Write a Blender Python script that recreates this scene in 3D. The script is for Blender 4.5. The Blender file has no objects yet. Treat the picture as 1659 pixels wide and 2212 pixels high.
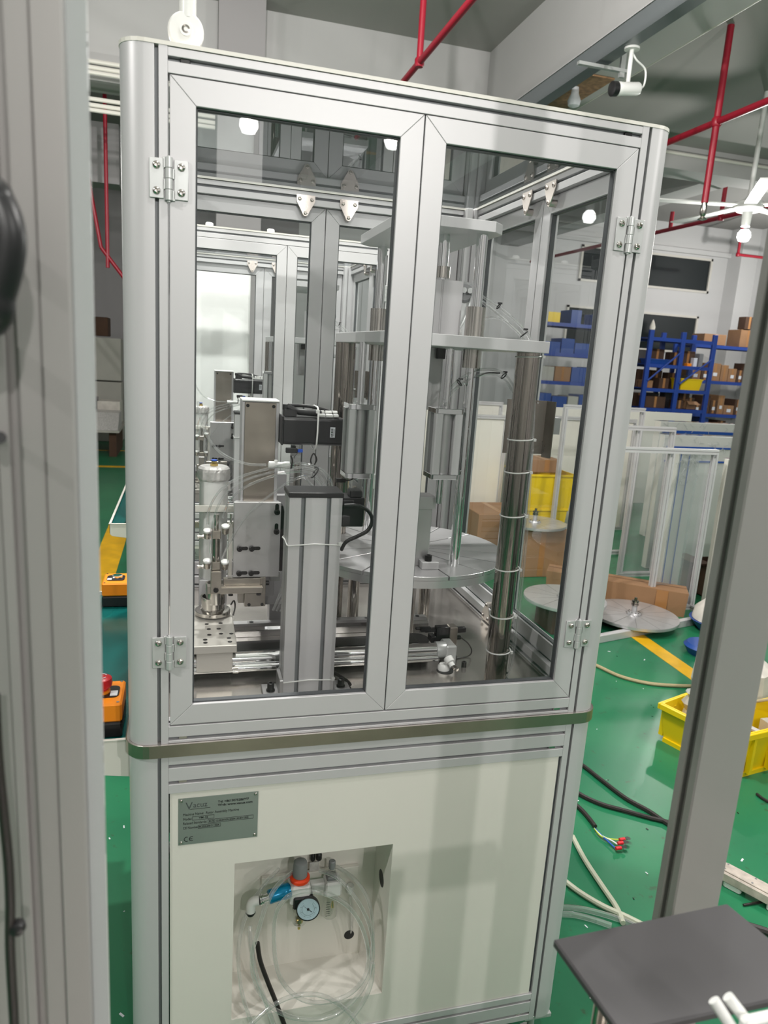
import bpy, bmesh, math, random
from mathutils import Vector, Matrix

# ------------------------------------------------------------------ camera
# metres; x along the machine's front, y into the hall, z up from the door sill.
Z0 = 0.98            # height of the door sill above the hall floor
FL = -0.98           # floor, measured from the sill
CAM_LOC=(0.02911,-1.31625,0.72487)
CAM_R=(0.964068,-0.258036,0.063170)
CAM_U=(-0.004089,0.223345,0.974731)
CAM_F=(0.265624,0.939965,-0.214264)
FPX=1551.665

sc = bpy.context.scene
cd = bpy.data.cameras.new('camera'); cam = bpy.data.objects.new('camera', cd); sc.collection.objects.link(cam)
cd.sensor_fit = 'VERTICAL'; cd.sensor_height = 36.0; cd.lens = FPX * 36.0 / 2212.0
cd.clip_start = 0.02; cd.clip_end = 80
cr, cu, cf = Vector(CAM_R), Vector(CAM_U), Vector(CAM_F)
cam.matrix_world = Matrix(((cr.x, cu.x, -cf.x, CAM_LOC[0]), (cr.y, cu.y, -cf.y, CAM_LOC[1]), (cr.z, cu.z, -cf.z, CAM_LOC[2] + Z0), (0, 0, 0, 1)))
cd.dof.use_dof = True; cd.dof.focus_distance = 1.9; cd.dof.aperture_fstop = 6.5
sc.camera = cam

# ------------------------------------------------------------------ world, exposure
w = bpy.data.worlds.new('hall_air'); sc.world = w; w.use_nodes = True
w.node_tree.nodes['Background'].inputs[0].default_value = (0.9, 0.95, 1, 1)
w.node_tree.nodes['Background'].inputs[1].default_value = 0.25
sc.view_settings.view_transform = 'Standard'; sc.view_settings.look = 'None'
sc.view_settings.gamma = 1.0; sc.view_settings.use_curve_mapping = False
sc.view_settings.exposure = 0.32
cy = sc.cycles
cy.max_bounces = 10; cy.diffuse_bounces = 4; cy.glossy_bounces = 5; cy.transmission_bounces = 6; cy.transparent_max_bounces = 40
cy.caustics_reflective = False; cy.caustics_refractive = False
cy.sample_clamp_indirect = 4.0
try: cy.use_denoising = True
except Exception: pass

# hall lamps: LED bulbs hung below the ceiling, a few unseen and added for brightness or glint (bulb meshes are built with the hall)
LAMPS = [(0.42, -3.95, 2.19, 90), (1.32, -3.57, 2.12, 90), (5.5, 5.25, 2.17, 45), (-2.4, -1.2, 2.5, 130),
         (3.4, 0.6, 2.6, 130), (-1.85, 5.2, 2.15, 30), (.25, 1.42, 3.1, 230), (8.6, 8.2, 2.5, 140), (11.2, 11.0, 2.8, 110), (4.6, -3.0, 2.5, 120), (.1, 2.25, 3.35, 190), (-2.35, 5.88, 2.15, 12), (-4.45, 9.56, 2.15, 25), (.75, -.75, 3.1, 85)]

# ------------------------------------------------------------------ materials
M = {}
def nt(name):
    m = bpy.data.materials.new(name); m.use_nodes = True; n = m.node_tree
    return m, n, n.nodes['Principled BSDF']
def mat(name, col, rough=.45, metal=0., noise=0., nscale=30., bump=0., coat=0., spec=.5, stretch=None, emit=None):
    m, n, b = nt(name)
    b.inputs['Base Color'].default_value = (*col, 1); b.inputs['Roughness'].default_value = rough
    b.inputs['Metallic'].default_value = metal; b.inputs['Coat Weight'].default_value = coat
    b.inputs['Specular IOR Level'].default_value = spec
    if emit: b.inputs['Emission Color'].default_value = (*emit[:3], 1); b.inputs['Emission Strength'].default_value = emit[3]
    tc = n.nodes.new('ShaderNodeTexCoord'); mp = n.nodes.new('ShaderNodeMapping'); n.links.new(tc.outputs['Object'], mp.inputs[0])
    if stretch: mp.inputs['Scale'].default_value = stretch
    nz = n.nodes.new('ShaderNodeTexNoise'); nz.inputs['Scale'].default_value = nscale; nz.inputs['Detail'].default_value = 4
    n.links.new(mp.outputs[0], nz.inputs['Vector'])
    if noise:
        mx = n.nodes.new('ShaderNodeMix'); mx.data_type = 'RGBA'; mx.blend_type = 'MULTIPLY'; mx.inputs[0].default_value = 1
        r = n.nodes.new('ShaderNodeMapRange'); r.inputs[1].default_value = .3; r.inputs[2].default_value = .7; r.inputs[3].default_value = 1 - noise; r.inputs[4].default_value = 1 + noise * .3
        n.links.new(nz.outputs[0], r.inputs[0]); mx.inputs[6].default_value = (*col, 1); n.links.new(r.outputs[0], mx.inputs[7]); n.links.new(mx.outputs[2], b.inputs['Base Color'])
        rr = n.nodes.new('ShaderNodeMapRange'); rr.inputs[3].default_value = max(.02, rough - noise * .25); rr.inputs[4].default_value = rough + noise * .25
        n.links.new(nz.outputs[0], rr.inputs[0]); n.links.new(rr.outputs[0], b.inputs['Roughness'])
    if bump:
        bp = n.nodes.new('ShaderNodeBump'); bp.inputs['Strength'].default_value = bump; bp.inputs['Distance'].default_value = .002
        n.links.new(nz.outputs[0], bp.inputs['Height']); n.links.new(bp.outputs[0], b.inputs['Normal'])
    M[name] = m; return m
def glassy(name, tint, refl=1., rough=.0, frost=0., fcol=(.8, .8, .8), edge=0.):
    """thin clear sheet or tube wall: Fresnel reflection over straight-through transparency"""
    m, n, b = nt(name); n.nodes.remove(b); out = n.nodes['Material Output']
    tr = n.nodes.new('ShaderNodeBsdfTransparent'); tr.inputs[0].default_value = (*tint, 1)
    gl = n.nodes.new('ShaderNodeBsdfGlossy'); gl.inputs['Roughness'].default_value = rough; gl.inputs[0].default_value = (.95, .97, 1, 1)
    fr = n.nodes.new('ShaderNodeFresnel'); fr.inputs[0].default_value = 1.5
    mu = n.nodes.new('ShaderNodeMath'); mu.operation = 'MULTIPLY'; mu.inputs[1].default_value = refl; mu.use_clamp = True
    ge = n.nodes.new('ShaderNodeNewGeometry'); iv = n.nodes.new('ShaderNodeMath'); iv.operation = 'SUBTRACT'; iv.inputs[0].default_value = 1; n.links.new(ge.outputs['Backfacing'], iv.inputs[1])
    m0 = n.nodes.new('ShaderNodeMath'); m0.operation = 'MULTIPLY'; n.links.new(fr.outputs[0], m0.inputs[0]); n.links.new(iv.outputs[0], m0.inputs[1])   # reflect at the near face of a sheet only
    n.links.new(m0.outputs[0], mu.inputs[0]); mx = n.nodes.new('ShaderNodeMixShader'); n.links.new(mu.outputs[0], mx.inputs[0])
    base = tr
    if frost or edge:
        df = n.nodes.new('ShaderNodeBsdfDiffuse'); df.inputs[0].default_value = (*fcol, 1)
        m2 = n.nodes.new('ShaderNodeMixShader'); n.links.new(tr.outputs[0], m2.inputs[1]); n.links.new(df.outputs[0], m2.inputs[2])
        if edge:
            lw = n.nodes.new('ShaderNodeLayerWeight'); lw.inputs[0].default_value = .35
            mr = n.nodes.new('ShaderNodeMapRange'); mr.inputs[1].default_value = .2; mr.inputs[2].default_value = 1; mr.inputs[3].default_value = frost; mr.inputs[4].default_value = edge
            n.links.new(lw.outputs['Facing'], mr.inputs[0]); n.links.new(mr.outputs[0], m2.inputs[0])
        else: m2.inputs[0].default_value = frost
        base = m2
    n.links.new(base.outputs[0], mx.inputs[1]); n.links.new(gl.outputs[0], mx.inputs[2]); n.links.new(mx.outputs[0], out.inputs[0])
    M[name] = m; return m

mat('alu', (.585, .575, .585), .40, .2, .04, 6, stretch=(1, 1, .15))
mat('slot', (.23, .24, .25), .5, .3)
mat('alu_plate', (.60, .59, .60), .3, .6, .08, 14)
mat('brushed', (.56, .55, .555), .33, .6, .10, 9, stretch=(1, 1, .1))
mat('steel_table', (.66, .62, .58), .20, .85, .22, 5, .05)
mat('steel', (.60, .57, .53), .17, 1., .12, 20)
mat('dark_steel', (.42, .38, .34), .10, 1., .35, 7, stretch=(6, 6, .5))
mat('brown_steel', (.36, .32, .275), .28, .9, .25, 9)
mat('trim_steel', (.36, .335, .27), .30, .9, .15, 9)
mat('chrome', (.86, .86, .87), .06, 1.)
mat('brass', (.75, .55, .2), .25, 1.)
mat('white_paint', (.75, .725, .665), .34, 0, .03, 3)
mat('white_gloss', (.88, .88, .87), .18, 0, .02, 2)
mat('white_plastic', (.78, .78, .76), .35)
mat('black_plastic', (.012, .012, .013), .35)
mat('black_rubber', (.01, .01, .011), .5)
mat('bolt_black', (.02, .02, .02), .3, .6)
mat('gasket', (.06, .065, .07), .6)
mat('hinge', (.56, .57, .565), .35, .35)
mat('latch_metal', (.62, .56, .52), .28, .8, .12, 12)
mat('beige_metal', (.44, .40, .35), .3, .8, .15, 25)
mat('ivory_metal', (.60, .575, .53), .35, .4)
mat('orange', (.95, .28, .01), .38)
mat('red_button', (.55, .01, .015), .35)
mat('green_button', (.01, .09, .05), .25)
mat('teal_tray', (.004, .115, .105), .18, 0, .25, 2)
mat('label_white', (.72, .74, .78), .4)
mat('ink', (.015, .015, .017), .5)
mat('ink_soft', (.07, .08, .08), .5)
mat('name_steel', (.34, .385, .36), .3, .6, .1, 5)
mat('knob_grey', (.22, .225, .23), .45)
mat('ring_orange', (.85, .06, .01), .4)
mat('valve_blue', (.0, .22, .42), .25, .3)
mat('gauge_blue', (.42, .56, .62), .3)
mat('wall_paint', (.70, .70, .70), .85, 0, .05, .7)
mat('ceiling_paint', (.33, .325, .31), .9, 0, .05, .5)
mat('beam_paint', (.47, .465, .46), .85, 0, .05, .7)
mat('dimmed_wall_paint', (.34, .325, .33), .9, 0, .05, .5)  # darker copy of the wall paint; the unlit hall's dimness is in the colour
mat('pipe_red', (.30, .006, .022), .4)
mat('tray_grey', (.20, .22, .23), .4, .4)
mat('rust', (.35, .20, .10), .7, 0, .5, 20)
mat('rack_blue', (.010, .05, .30), .4, 0, .1, 4)
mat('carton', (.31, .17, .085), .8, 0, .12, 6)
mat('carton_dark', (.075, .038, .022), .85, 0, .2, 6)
mat('tape_brown', (.36, .17, .06), .3)
mat('yellow_plastic', (.86, .60, .005), .4, 0, .05, 5)
mat('yellow_line', (.75, .42, .01), .4, 0, .2, 8)
mat('blue_plastic', (.012, .06, .28), .4)
mat('foam_white', (.70, .66, .60), .8, 0, .15, 12)
mat('mauve_box', (.26, .235, .25), .6, 0, .4, 5)
mat('grey_box', (.42, .41, .37), .7, 0, .1, 3)
mat('strip_dirty', (.55, .48, .42), .6, 0, .3, 30)
mat('hose_cream', (.46, .47, .37), .45)
mat('hose_tan', (.42, .34, .2), .5)
mat('cable_dark', (.018, .014, .013), .45)
mat('wire_blue', (.01, .08, .5), .4); mat('wire_yellow', (.45, .55, .05), .4); mat('wire_red', (.6, .01, .02), .4)
mat('window_dark', (.012, .018, .02), .12)
mat('flat_black', (.055, .052, .055), .55)
mat('tube_glow', (.9, .9, .9), .5)
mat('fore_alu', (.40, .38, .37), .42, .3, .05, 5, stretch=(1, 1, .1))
m, n, b = nt('bulb'); M['bulb'] = m; n.nodes.remove(b)      # frosted lit glass: glows and lets the filament's light through
e_ = n.nodes.new('ShaderNodeEmission'); e_.inputs[0].default_value = (1, .98, .93, 1); e_.inputs[1].default_value = 12
t_ = n.nodes.new('ShaderNodeBsdfTransparent'); a_ = n.nodes.new('ShaderNodeAddShader'); n.links.new(e_.outputs[0], a_.inputs[0]); n.links.new(t_.outputs[0], a_.inputs[1]); n.links.new(a_.outputs[0], n.nodes['Material Output'].inputs[0])
mat('skin_foil', (.68, .66, .64), .35, .25, .25, 60, .8)
glassy('pane', (.985, .99, .988), .75)
glassy('top_pane', (.95, .96, .96), 1.2)
glassy('tube_clear', (.93, .935, .93), 3.4, .05, .08, (.80, .81, .80), .70)
glassy('bowl_clear', (.88, .89, .86), 1.3, .05, .06, (.8, .8, .76), .35)
glassy('film', (.93, .94, .94), 1.6, .08, .10, (.8, .82, .84))
glassy('bag_film', (.8, .82, .84), 2.0, .15, .45, (.75, .75, .74))

# green epoxy floor with scuffs and specks
m, n, b = nt('floor_green'); M['floor_green'] = m
tc = n.nodes.new('ShaderNodeTexCoord'); n1 = n.nodes.new('ShaderNodeTexNoise'); n1.inputs['Scale'].default_value = 1.3; n1.inputs['Detail'].default_value = 6
n2 = n.nodes.new('ShaderNodeTexNoise'); n2.inputs['Scale'].default_value = 26; n2.inputs['Detail'].default_value = 3
for q in (n1, n2): n.links.new(tc.outputs['Object'], q.inputs['Vector'])
c1 = n.nodes.new('ShaderNodeValToRGB'); c1.color_ramp.elements[0].position = .3; c1.color_ramp.elements[0].color = (.010, .13, .062, 1); c1.color_ramp.elements[1].position = .7; c1.color_ramp.elements[1].color = (.022, .20, .085, 1)
n.links.new(n1.outputs[0], c1.inputs[0])
c2 = n.nodes.new('ShaderNodeValToRGB'); c2.color_ramp.elements[0].position = .66; c2.color_ramp.elements[1].position = .76
n.links.new(n2.outputs[0], c2.inputs[0]); mx = n.nodes.new('ShaderNodeMix'); mx.data_type = 'RGBA'; mx.inputs[7].default_value = (.035, .075, .035, 1)
n.links.new(c2.outputs[0], mx.inputs[0]); n.links.new(c1.outputs[0], mx.inputs[6]); n.links.new(mx.outputs[2], b.inputs['Base Color'])
b.inputs['Roughness'].default_value = .32

# ------------------------------------------------------------------ mesh builder
EACH = {'hinge_screws': 'hinge_screw', 'joint_screws': 'joint_screw', 'nameplate_screws': 'nameplate_screw', 'cover_screws': 'cover_screw', 'rail_screws': 'rail_screw',
        'grub_screws': 'grub_screw', 'slots': 'adjusting_slot', 'plate_bolts': 'plate_bolt', 'arm_bolts': 'arm_bolt', 'countersunk_holes': 'countersunk_hole', 'rivets': 'rivet',
        'hub_screws': 'hub_screw', 'gland_plugs': 'gland_plug', 'rubber_stop': 'rubber_stop', 'cable_hole': 'cable_hole', 'blue_tape': 'blue_tape', 'rib': 'rib'}
COL = sc.collection
class MB:
    def __init__(s, T=None): s.bm = bmesh.new(); s.T = T; s.mi = 0; s.smooth = False
    def v(s, p):
        p = Vector(p)
        if s.T: p = Vector(s.T(p))
        return s.bm.verts.new(p)
    def face(s, vs):
        try: f = s.bm.faces.new(vs); f.material_index = s.mi; return f
        except ValueError: return None
    def box(s, x0, x1, y0, y1, z0, z1):
        q = [s.v((x, y, z)) for x in (x0, x1) for y in (y0, y1) for z in (z0, z1)]
        for i in ((0, 1, 3, 2), (4, 6, 7, 5), (0, 4, 5, 1), (2, 3, 7, 6), (0, 2, 6, 4), (1, 5, 7, 3)): s.face([q[k] for k in i])
        return s
    def obox(s, c, ax, hx, hy, hz):
        """box at c, local x along ax (in plan), half sizes"""
        c = Vector(c); u = Vector(ax).normalized(); v_ = Vector((0, 0, 1)).cross(u).normalized(); w_ = u.cross(v_)
        q = [s.v(c + u * (a * hx) + v_ * (b_ * hy) + w_ * (d * hz)) for a in (-1, 1) for b_ in (-1, 1) for d in (-1, 1)]
        for i in ((0, 1, 3, 2), (4, 6, 7, 5), (0, 4, 5, 1), (2, 3, 7, 6), (0, 2, 6, 4), (1, 5, 7, 3)): s.face([q[k] for k in i])
        return s
    def prism(s, poly, ax, a0, a1):
        """poly of 2D points swept along axis ax (0,1,2); 2D order follows the remaining axes"""
        def P(p, a):
            if ax == 0: return (a, p[0], p[1])
            if ax == 1: return (p[0], a, p[1])
            return (p[0], p[1], a)
        A = [s.v(P(p, a0)) for p in poly]; B = [s.v(P(p, a1)) for p in poly]
        s.face(A); s.face(B[::-1])
        for i in range(len(poly)):
            j = (i + 1) % len(poly); s.face([A[i], A[j], B[j], B[i]])
        return s
    def cyl(s, p0, p1, r, r1=None, seg=16, cap=True):
        p0, p1 = Vector(p0), Vector(p1); r1 = r if r1 is None else r1
        d = (p1 - p0).normalized(); a = d.orthogonal().normalized(); b_ = d.cross(a)
        A = []; B = []
        for i in range(seg):
            t = 2 * math.pi * i / seg; o = a * math.cos(t) + b_ * math.sin(t)
            A.append(s.v(p0 + o * r)); B.append(s.v(p1 + o * r1))
        for i in range(seg): j = (i + 1) % seg; s.face([A[i], A[j], B[j], B[i]])
        if cap: s.face(A[::-1]); s.face(B)
        s.smooth = True; return s
    def lathe(s, c, prof, ax=(0, 0, 1), seg=20):
        """prof: (radius, height) pairs along ax from c"""
        c = Vector(c); d = Vector(ax).normalized(); a = d.orthogonal().normalized(); b_ = d.cross(a); rings = []
        for r, h in prof:
            if r < 1e-6: rings.append([s.v(c + d * h)]); continue
            rings.append([s.v(c + d * h + (a * math.cos(2 * math.pi * i / seg) + b_ * math.sin(2 * math.pi * i / seg)) * r) for i in range(seg)])
        for A, B in zip(rings, rings[1:]):
            for i in range(seg):
                j = (i + 1) % seg
                if len(A) == 1 and len(B) > 1: s.face([A[0], B[j], B[i]])
                elif len(B) == 1 and len(A) > 1: s.face([A[i], A[j], B[0]])
                elif len(A) > 1: s.face([A[i], A[j], B[j], B[i]])
        for R_ in (rings[0], rings[-1]):
            if len(R_) > 1: s.face(R_)
        s.smooth = True; return s
    def tube(s, pts, r, seg=8, sub=6, closed=False):
        P = [Vector(p) for p in pts]; path = []
        if len(P) > 2 and sub > 1:
            n_ = len(P)
            for i in range(n_ if closed else n_ - 1):
                p0 = P[(i - 1) % n_] if (closed or i > 0) else P[0]; p1 = P[i]; p2 = P[(i + 1) % n_]; p3 = P[(i + 2) % n_] if (closed or i + 2 < n_) else P[-1]
                for k in range(sub):
                    t = k / sub; path.append(.5 * ((2 * p1) + (-p0 + p2) * t + (2 * p0 - 5 * p1 + 4 * p2 - p3) * t * t + (-p0 + 3 * p1 - 3 * p2 + p3) * t ** 3))
            if not closed: path.append(P[-1])
        else: path = P
        rings = []; a = None; n_ = len(path)
        for i, p in enumerate(path):
            d = (path[(i + 1) % n_] - path[i - 1]) if closed else (path[min(i + 1, n_ - 1)] - path[max(i - 1, 0)])
            if d.length < 1e-9: d = Vector((0, 0, 1))
            d.normalize()
            a = d.orthogonal().normalized() if a is None else (a - d * a.dot(d)).normalized()
            b_ = d.cross(a); rings.append([s.v(p + (a * math.cos(2 * math.pi * k / seg) + b_ * math.sin(2 * math.pi * k / seg)) * r) for k in range(seg)])
        m_ = len(rings)
        for i in range(m_ if closed else m_ - 1):
            A, B = rings[i], rings[(i + 1) % m_]
            for k in range(seg): j = (k + 1) % seg; s.face([A[k], A[j], B[j], B[k]])
        if not closed: s.face(rings[0][::-1]); s.face(rings[-1])
        s.smooth = True; return s
    def loft(s, rings):
        R_ = [[s.v(p) for p in r] for r in rings]
        for A, B in zip(R_, R_[1:]):
            n_ = len(A)
            for i in range(n_): j = (i + 1) % n_; s.face([A[i], A[j], B[j], B[i]])
        s.face(R_[0][::-1]); s.face(R_[-1]); return s
    def build(s, name, mats, parent=None, bevel=0., smooth=None):
        if name in EACH:
            left = set(s.bm.verts); comps = []
            while left:
                st = [left.pop()]; comp = set(st)
                while st:
                    for e_ in st.pop().link_edges:
                        for q_ in e_.verts:
                            if q_ in left: left.discard(q_); comp.add(q_); st.append(q_)
                comps.append(comp)
            if len(comps) > 1:
                s.bm.verts.index_update(); o = None
                for comp in comps:
                    m2 = MB(); m2.smooth = s.smooth; mp_ = {v_: m2.bm.verts.new(v_.co) for v_ in s.bm.verts if v_ in comp}
                    for f_ in s.bm.faces:
                        if f_.verts[0] in comp: m2.bm.faces.new([mp_[q_] for q_ in f_.verts])
                    o = m2.build(EACH[name] + '', mats, parent, bevel, smooth)
                s.bm.free(); return o
            name = EACH[name]
        bmesh.ops.recalc_face_normals(s.bm, faces=s.bm.faces)
        root = Vector((0, 0, 0)); q = parent
        while q: root = Vector(q['_loc']) if '_loc' in q else root; q = q.parent
        off = -root
        if parent is None:
            xs = [v_.co for v_ in s.bm.verts]
            root = Vector(((min(v_.x for v_ in xs) + max(v_.x for v_ in xs)) / 2, (min(v_.y for v_ in xs) + max(v_.y for v_ in xs)) / 2, min(v_.z for v_ in xs))); off = -root
        for v_ in s.bm.verts: v_.co += off
        me = bpy.data.meshes.new(name); s.bm.to_mesh(me); s.bm.free()
        for mm in (mats if isinstance(mats, (list, tuple)) else [mats]): me.materials.append(M[mm])
        if s.smooth if smooth is None else smooth:
            me.polygons.foreach_set('use_smooth', [True] * len(me.polygons)); me.set_sharp_from_angle(angle=math.radians(38))
        o = bpy.data.objects.new(name, me); COL.objects.link(o)
        if parent: o.parent = parent
        else: o.location = root + Vector((0, 0, Z0)); o['_loc'] = list(root)
        if bevel:
            bv = o.modifiers.new('bevel', 'BEVEL'); bv.width = bevel; bv.segments = 1; bv.limit_method = 'ANGLE'; bv.angle_limit = math.radians(50)
        return o
MACH = []
def thing(name, label, cat, loc, group=None, label2=None):
    o = bpy.data.objects.new(name, None); COL.objects.link(o); o.location = (loc[0], loc[1], loc[2] + Z0); o['_loc'] = list(loc)
    o.empty_display_size = .05; tag(o, label, cat, group, label2); return o
def tag(o, label, cat, group=None, label2=None):
    o['label'] = label; o['category'] = cat
    if group: o['group'] = group
    if label2: MACH.append((o, label2))
    return o
def lab(o, l): o['label'] = l; return o
def struct(o): o['kind'] = 'structure'; return o
def B(x0, x1, y0, y1, z0, z1, T=None): return MB(T).box(x0, x1, y0, y1, z0, z1)
def kids(o): return [c for c in bpy.data.objects if c.parent == o]
def copy_tree(o, cmap, parent=None):
    c = o.copy(); COL.objects.link(c); c.parent = parent
    for ch in cmap.get(o.name, []): copy_tree(ch, cmap, c)
    return c
def childmap():
    d = {}
    for o in bpy.data.objects:
        if o.parent: d.setdefault(o.parent.name, []).append(o)
    return d
def slotted(x0, x1, y0, y1, fs=(), bs=(), ls=(), rs=(), w_=.007, dp=.010):
    """rectangle outline in (a,b) with grooves: fs/bs at positions along a on the low/high b side, ls/rs along b on the low/high a side"""
    P = [(x0, y0)]
    for c in sorted(fs): P += [(c - w_ / 2, y0), (c - w_ / 2, y0 + dp), (c + w_ / 2, y0 + dp), (c + w_ / 2, y0)]
    P.append((x1, y0))
    for c in sorted(rs): P += [(x1, c - w_ / 2), (x1 - dp, c - w_ / 2), (x1 - dp, c + w_ / 2), (x1, c + w_ / 2)]
    P.append((x1, y1))
    for c in sorted(bs, reverse=True): P += [(c + w_ / 2, y1), (c + w_ / 2, y1 - dp), (c - w_ / 2, y1 - dp), (c - w_ / 2, y1)]
    P.append((x0, y1))
    for c in sorted(ls, reverse=True): P += [(x0, c + w_ / 2), (x0 + dp, c + w_ / 2), (x0 + dp, c - w_ / 2), (x0, c - w_ / 2)]
    return P
def textmesh(s, x, z, size, y, align='LEFT', bold=0., sx=1.):
    cu_ = bpy.data.curves.new('t', 'FONT'); cu_.body = s; cu_.size = size; cu_.align_x = align; cu_.offset = bold; cu_.extrude = .00015
    o = bpy.data.objects.new('t', cu_); COL.objects.link(o); bpy.context.view_layer.update()
    me = bpy.data.meshes.new_from_object(o.evaluated_get(bpy.context.evaluated_depsgraph_get())); bpy.data.objects.remove(o)
    mb = MB(); mb.bm.from_mesh(me)
    for v_ in mb.bm.verts: v_.co = Vector((x + v_.co.x * sx, y - v_.co.z, z + v_.co.y))
    return mb

# ================================================================== the hall (large structure)
def setting():
    b = B(-9, 14.2, -7, 16, FL - .1, FL); struct(b.build('floor', 'floor_green'))
    struct(B(-9, 14.2, -7, 16, 4.1, 4.25).build('ceiling', 'ceiling_paint'))
    struct(B(12.9, 13.1, -7, 16, FL, 4.1).build('wall_right', 'wall_paint'))
    struct(B(-7.2, -7, -7, 16, FL, 4.1).build('wall_left', 'dimmed_wall_paint'))
    struct(B(-9, 14.2, -6.7, -6.5, FL, 4.1).build('wall_front', 'dimmed_wall_paint'))
    # back wall with window openings on its right half
    wins = [(8.55, 12.02, 2.62, 3.40), (8.35, 11.86, 1.20, 2.08)]
    mb = MB(); y0, y1 = 14.0, 14.2
    mb.box(2.2, 8.35, y0, y1, FL, 4.1); mb.box(12.02, 13.0, y0, y1, FL, 4.1)
    mb.box(8.35, 12.02, y0, y1, FL, 1.20); mb.box(8.35, 12.02, y0, y1, 2.08, 2.62); mb.box(8.35, 12.02, y0, y1, 3.40, 4.1)
    mb.box(8.35, 8.55, y0, y1, 2.62, 3.40); mb.box(11.86, 12.02, y0, y1, 1.20, 2.08)
    struct(mb.build('wall_back', 'wall_paint'))
    struct(B(-7, 2.2, 14.0, 14.2, FL, 4.1).build('wall_back_left', 'dimmed_wall_paint'))  # same wall, its lack of light put into a darker paint
    for i, (a, c, z0, z1) in enumerate(wins):
        f = MB()
        for q in ((a, a + .05), (c - .05, c)): f.box(q[0], q[1], 13.96, 14.06, z0, z1)
        f.box(a, c, 13.96, 14.06, z0, z0 + .05); f.box(a, c, 13.96, 14.06, z1 - .05, z1)
        k = 10.33 if i == 0 else 10.2
        f.box(k - .03, k + .03, 13.97, 14.05, z0, z1)
        o = struct(f.build('window_%d' % (i + 1), 'white_paint')); o['_loc'] = o['_loc']
        for p0, p1 in ((a + .05, k - .03), (k + .03, c - .05)): B(p0, p1, 14.0, 14.02, z0 + .05, z1 - .05).build('pane', 'window_dark', o)
    struct(B(3.9, 12.9, 13.9, 14.0, 3.46, 3.56).build('trim_1', 'wall_paint'))
    struct(B(12.45, 12.9, 13.55, 14.0, FL, 4.1).build('wall_pillar', 'wall_paint'))
    # concrete ceiling beams
    struct(B(-7, 3.3, 7.1, 7.5, 3.2, 4.1).build('ceiling_beam', 'beam_paint'))
    struct(B(3.301, 3.719, -6.5, 14, 3.201, 4.1).build('ceiling_beam', 'beam_paint'))
    struct(B(3.72, 12.9, 7.1, 7.5, 3.2, 4.1).build('ceiling_beam', 'beam_paint'))
    struct(B(6.6, 7.0, 7.5, 14, 3.2, 4.1).build('ceiling_beam', 'beam_paint'))
    struct(B(.32, .78, 6.85, 7.09, FL, 4.09).build('wall_column', 'dimmed_wall_paint'))
    struct(B(3.72, 12.9, -6.5, 7.099, 3.47, 4.09).build('ceiling_low_bay', 'ceiling_paint'))
    struct(B(-7, -.8, 9.0, 9.4, 2.6, 3.3).build('ceiling_beam', 'dimmed_wall_paint'))
    # painted floor lines
    for nm, (x0, x1, y0, y1), rz in (('aisle', (-.66, -.47, 1.0, 8.8), 0), ('cross', (-7, 3.0, 8.78, 8.9), 0), ('far', (-7, 3, 10.3, 10.36), 0)):
        tag(B(x0, x1, y0, y1, FL, FL + .002).build('floor_line', 'yellow_line'), {'aisle': 'yellow painted aisle line running away left of the machines', 'cross': 'yellow painted line crossing the floor behind the control trays', 'far': 'thin faded yellow line on the floor near the far pallet'}[nm], 'floor line')
    a, b_ = Vector((2.9554,2.5597,-0.9800)), Vector((2.9321,1.9958,-0.9800))
    c, d = Vector((2.9146,2.7134,-0.9800)), Vector((2.7735,1.7931,-0.9800))
    mb = MB(); dirv = (b_ - a).normalized(); nn = Vector((dirv.y, -dirv.x, 0)); st = a - dirv * 1.5; en = b_ + dirv * 3.0
    q = [st, en, en + nn * .11, st + nn * .11]; mb.prism([(p.x, p.y) for p in q], 2, FL, FL + .002)
    tag(mb.build('floor_line', 'yellow_line'), 'broad yellow painted floor line beside the loose turntable disc', 'floor line')
setting()

# ================================================================== enclosure of the assembly machine
XL, XR, YD = -.077, .937, .977          # outer faces
XC = .43
def mirx(p): return (2 * XC - p[0], p[1], p[2])
def miry(p): return (p[0], YD - p[1], p[2])
def mirxy(p): return (2 * XC - p[0], YD - p[1], p[2])
POSTS = (None, mirx, miry, mirxy)
def post_poly():
    x1, w_, d = -.002, .0065, .010; P = [(x1, 0)]
    for c in (-.019,): P += [(c + w_ / 2, 0), (c + w_ / 2, d), (c - w_ / 2, d), (c - w_ / 2, 0)]
    r = .040; cx, cy_ = XL + r, r
    for i in range(9):
        t = math.pi * 1.5 - i * math.pi / 16; P.append((cx + r * math.cos(t), cy_ + r * math.sin(t)))
    c = .056; P += [(XL, c - w_ / 2), (XL + d, c - w_ / 2), (XL + d, c + w_ / 2), (XL, c + w_ / 2), (XL, .073)]
    for c in (-.056, -.022): P += [(c - w_ / 2, .073), (c - w_ / 2, .073 - d), (c + w_ / 2, .073 - d), (c + w_ / 2, .073)]
    P += [(x1, .073)]
    for c in (.052, .020): P += [(x1, c + w_ / 2), (x1 - d, c + w_ / 2), (x1 - d, c - w_ / 2), (x1, c - w_ / 2)]
    return P
def FT(p): return p                                                   # front: (u, depth, z)
def BT(p): return (p[0], YD - p[1], p[2])
def RT(p): return (XR - p[1], p[0], p[2])
def LT(p): return (XL + p[1], p[0], p[2])
def rrect(x0, x1, y0, y1, r, n_=6):
    P = []
    for cx, cy_, t0 in ((x1 - r, y0 + r, -90), (x1 - r, y1 - r, 0), (x0 + r, y1 - r, 90), (x0 + r, y0 + r, 180)):
        for i in range(n_ + 1): t = math.radians(t0 + 90 * i / n_); P.append((cx + r * math.cos(t), cy_ + r * math.sin(t)))
    return P
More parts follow.
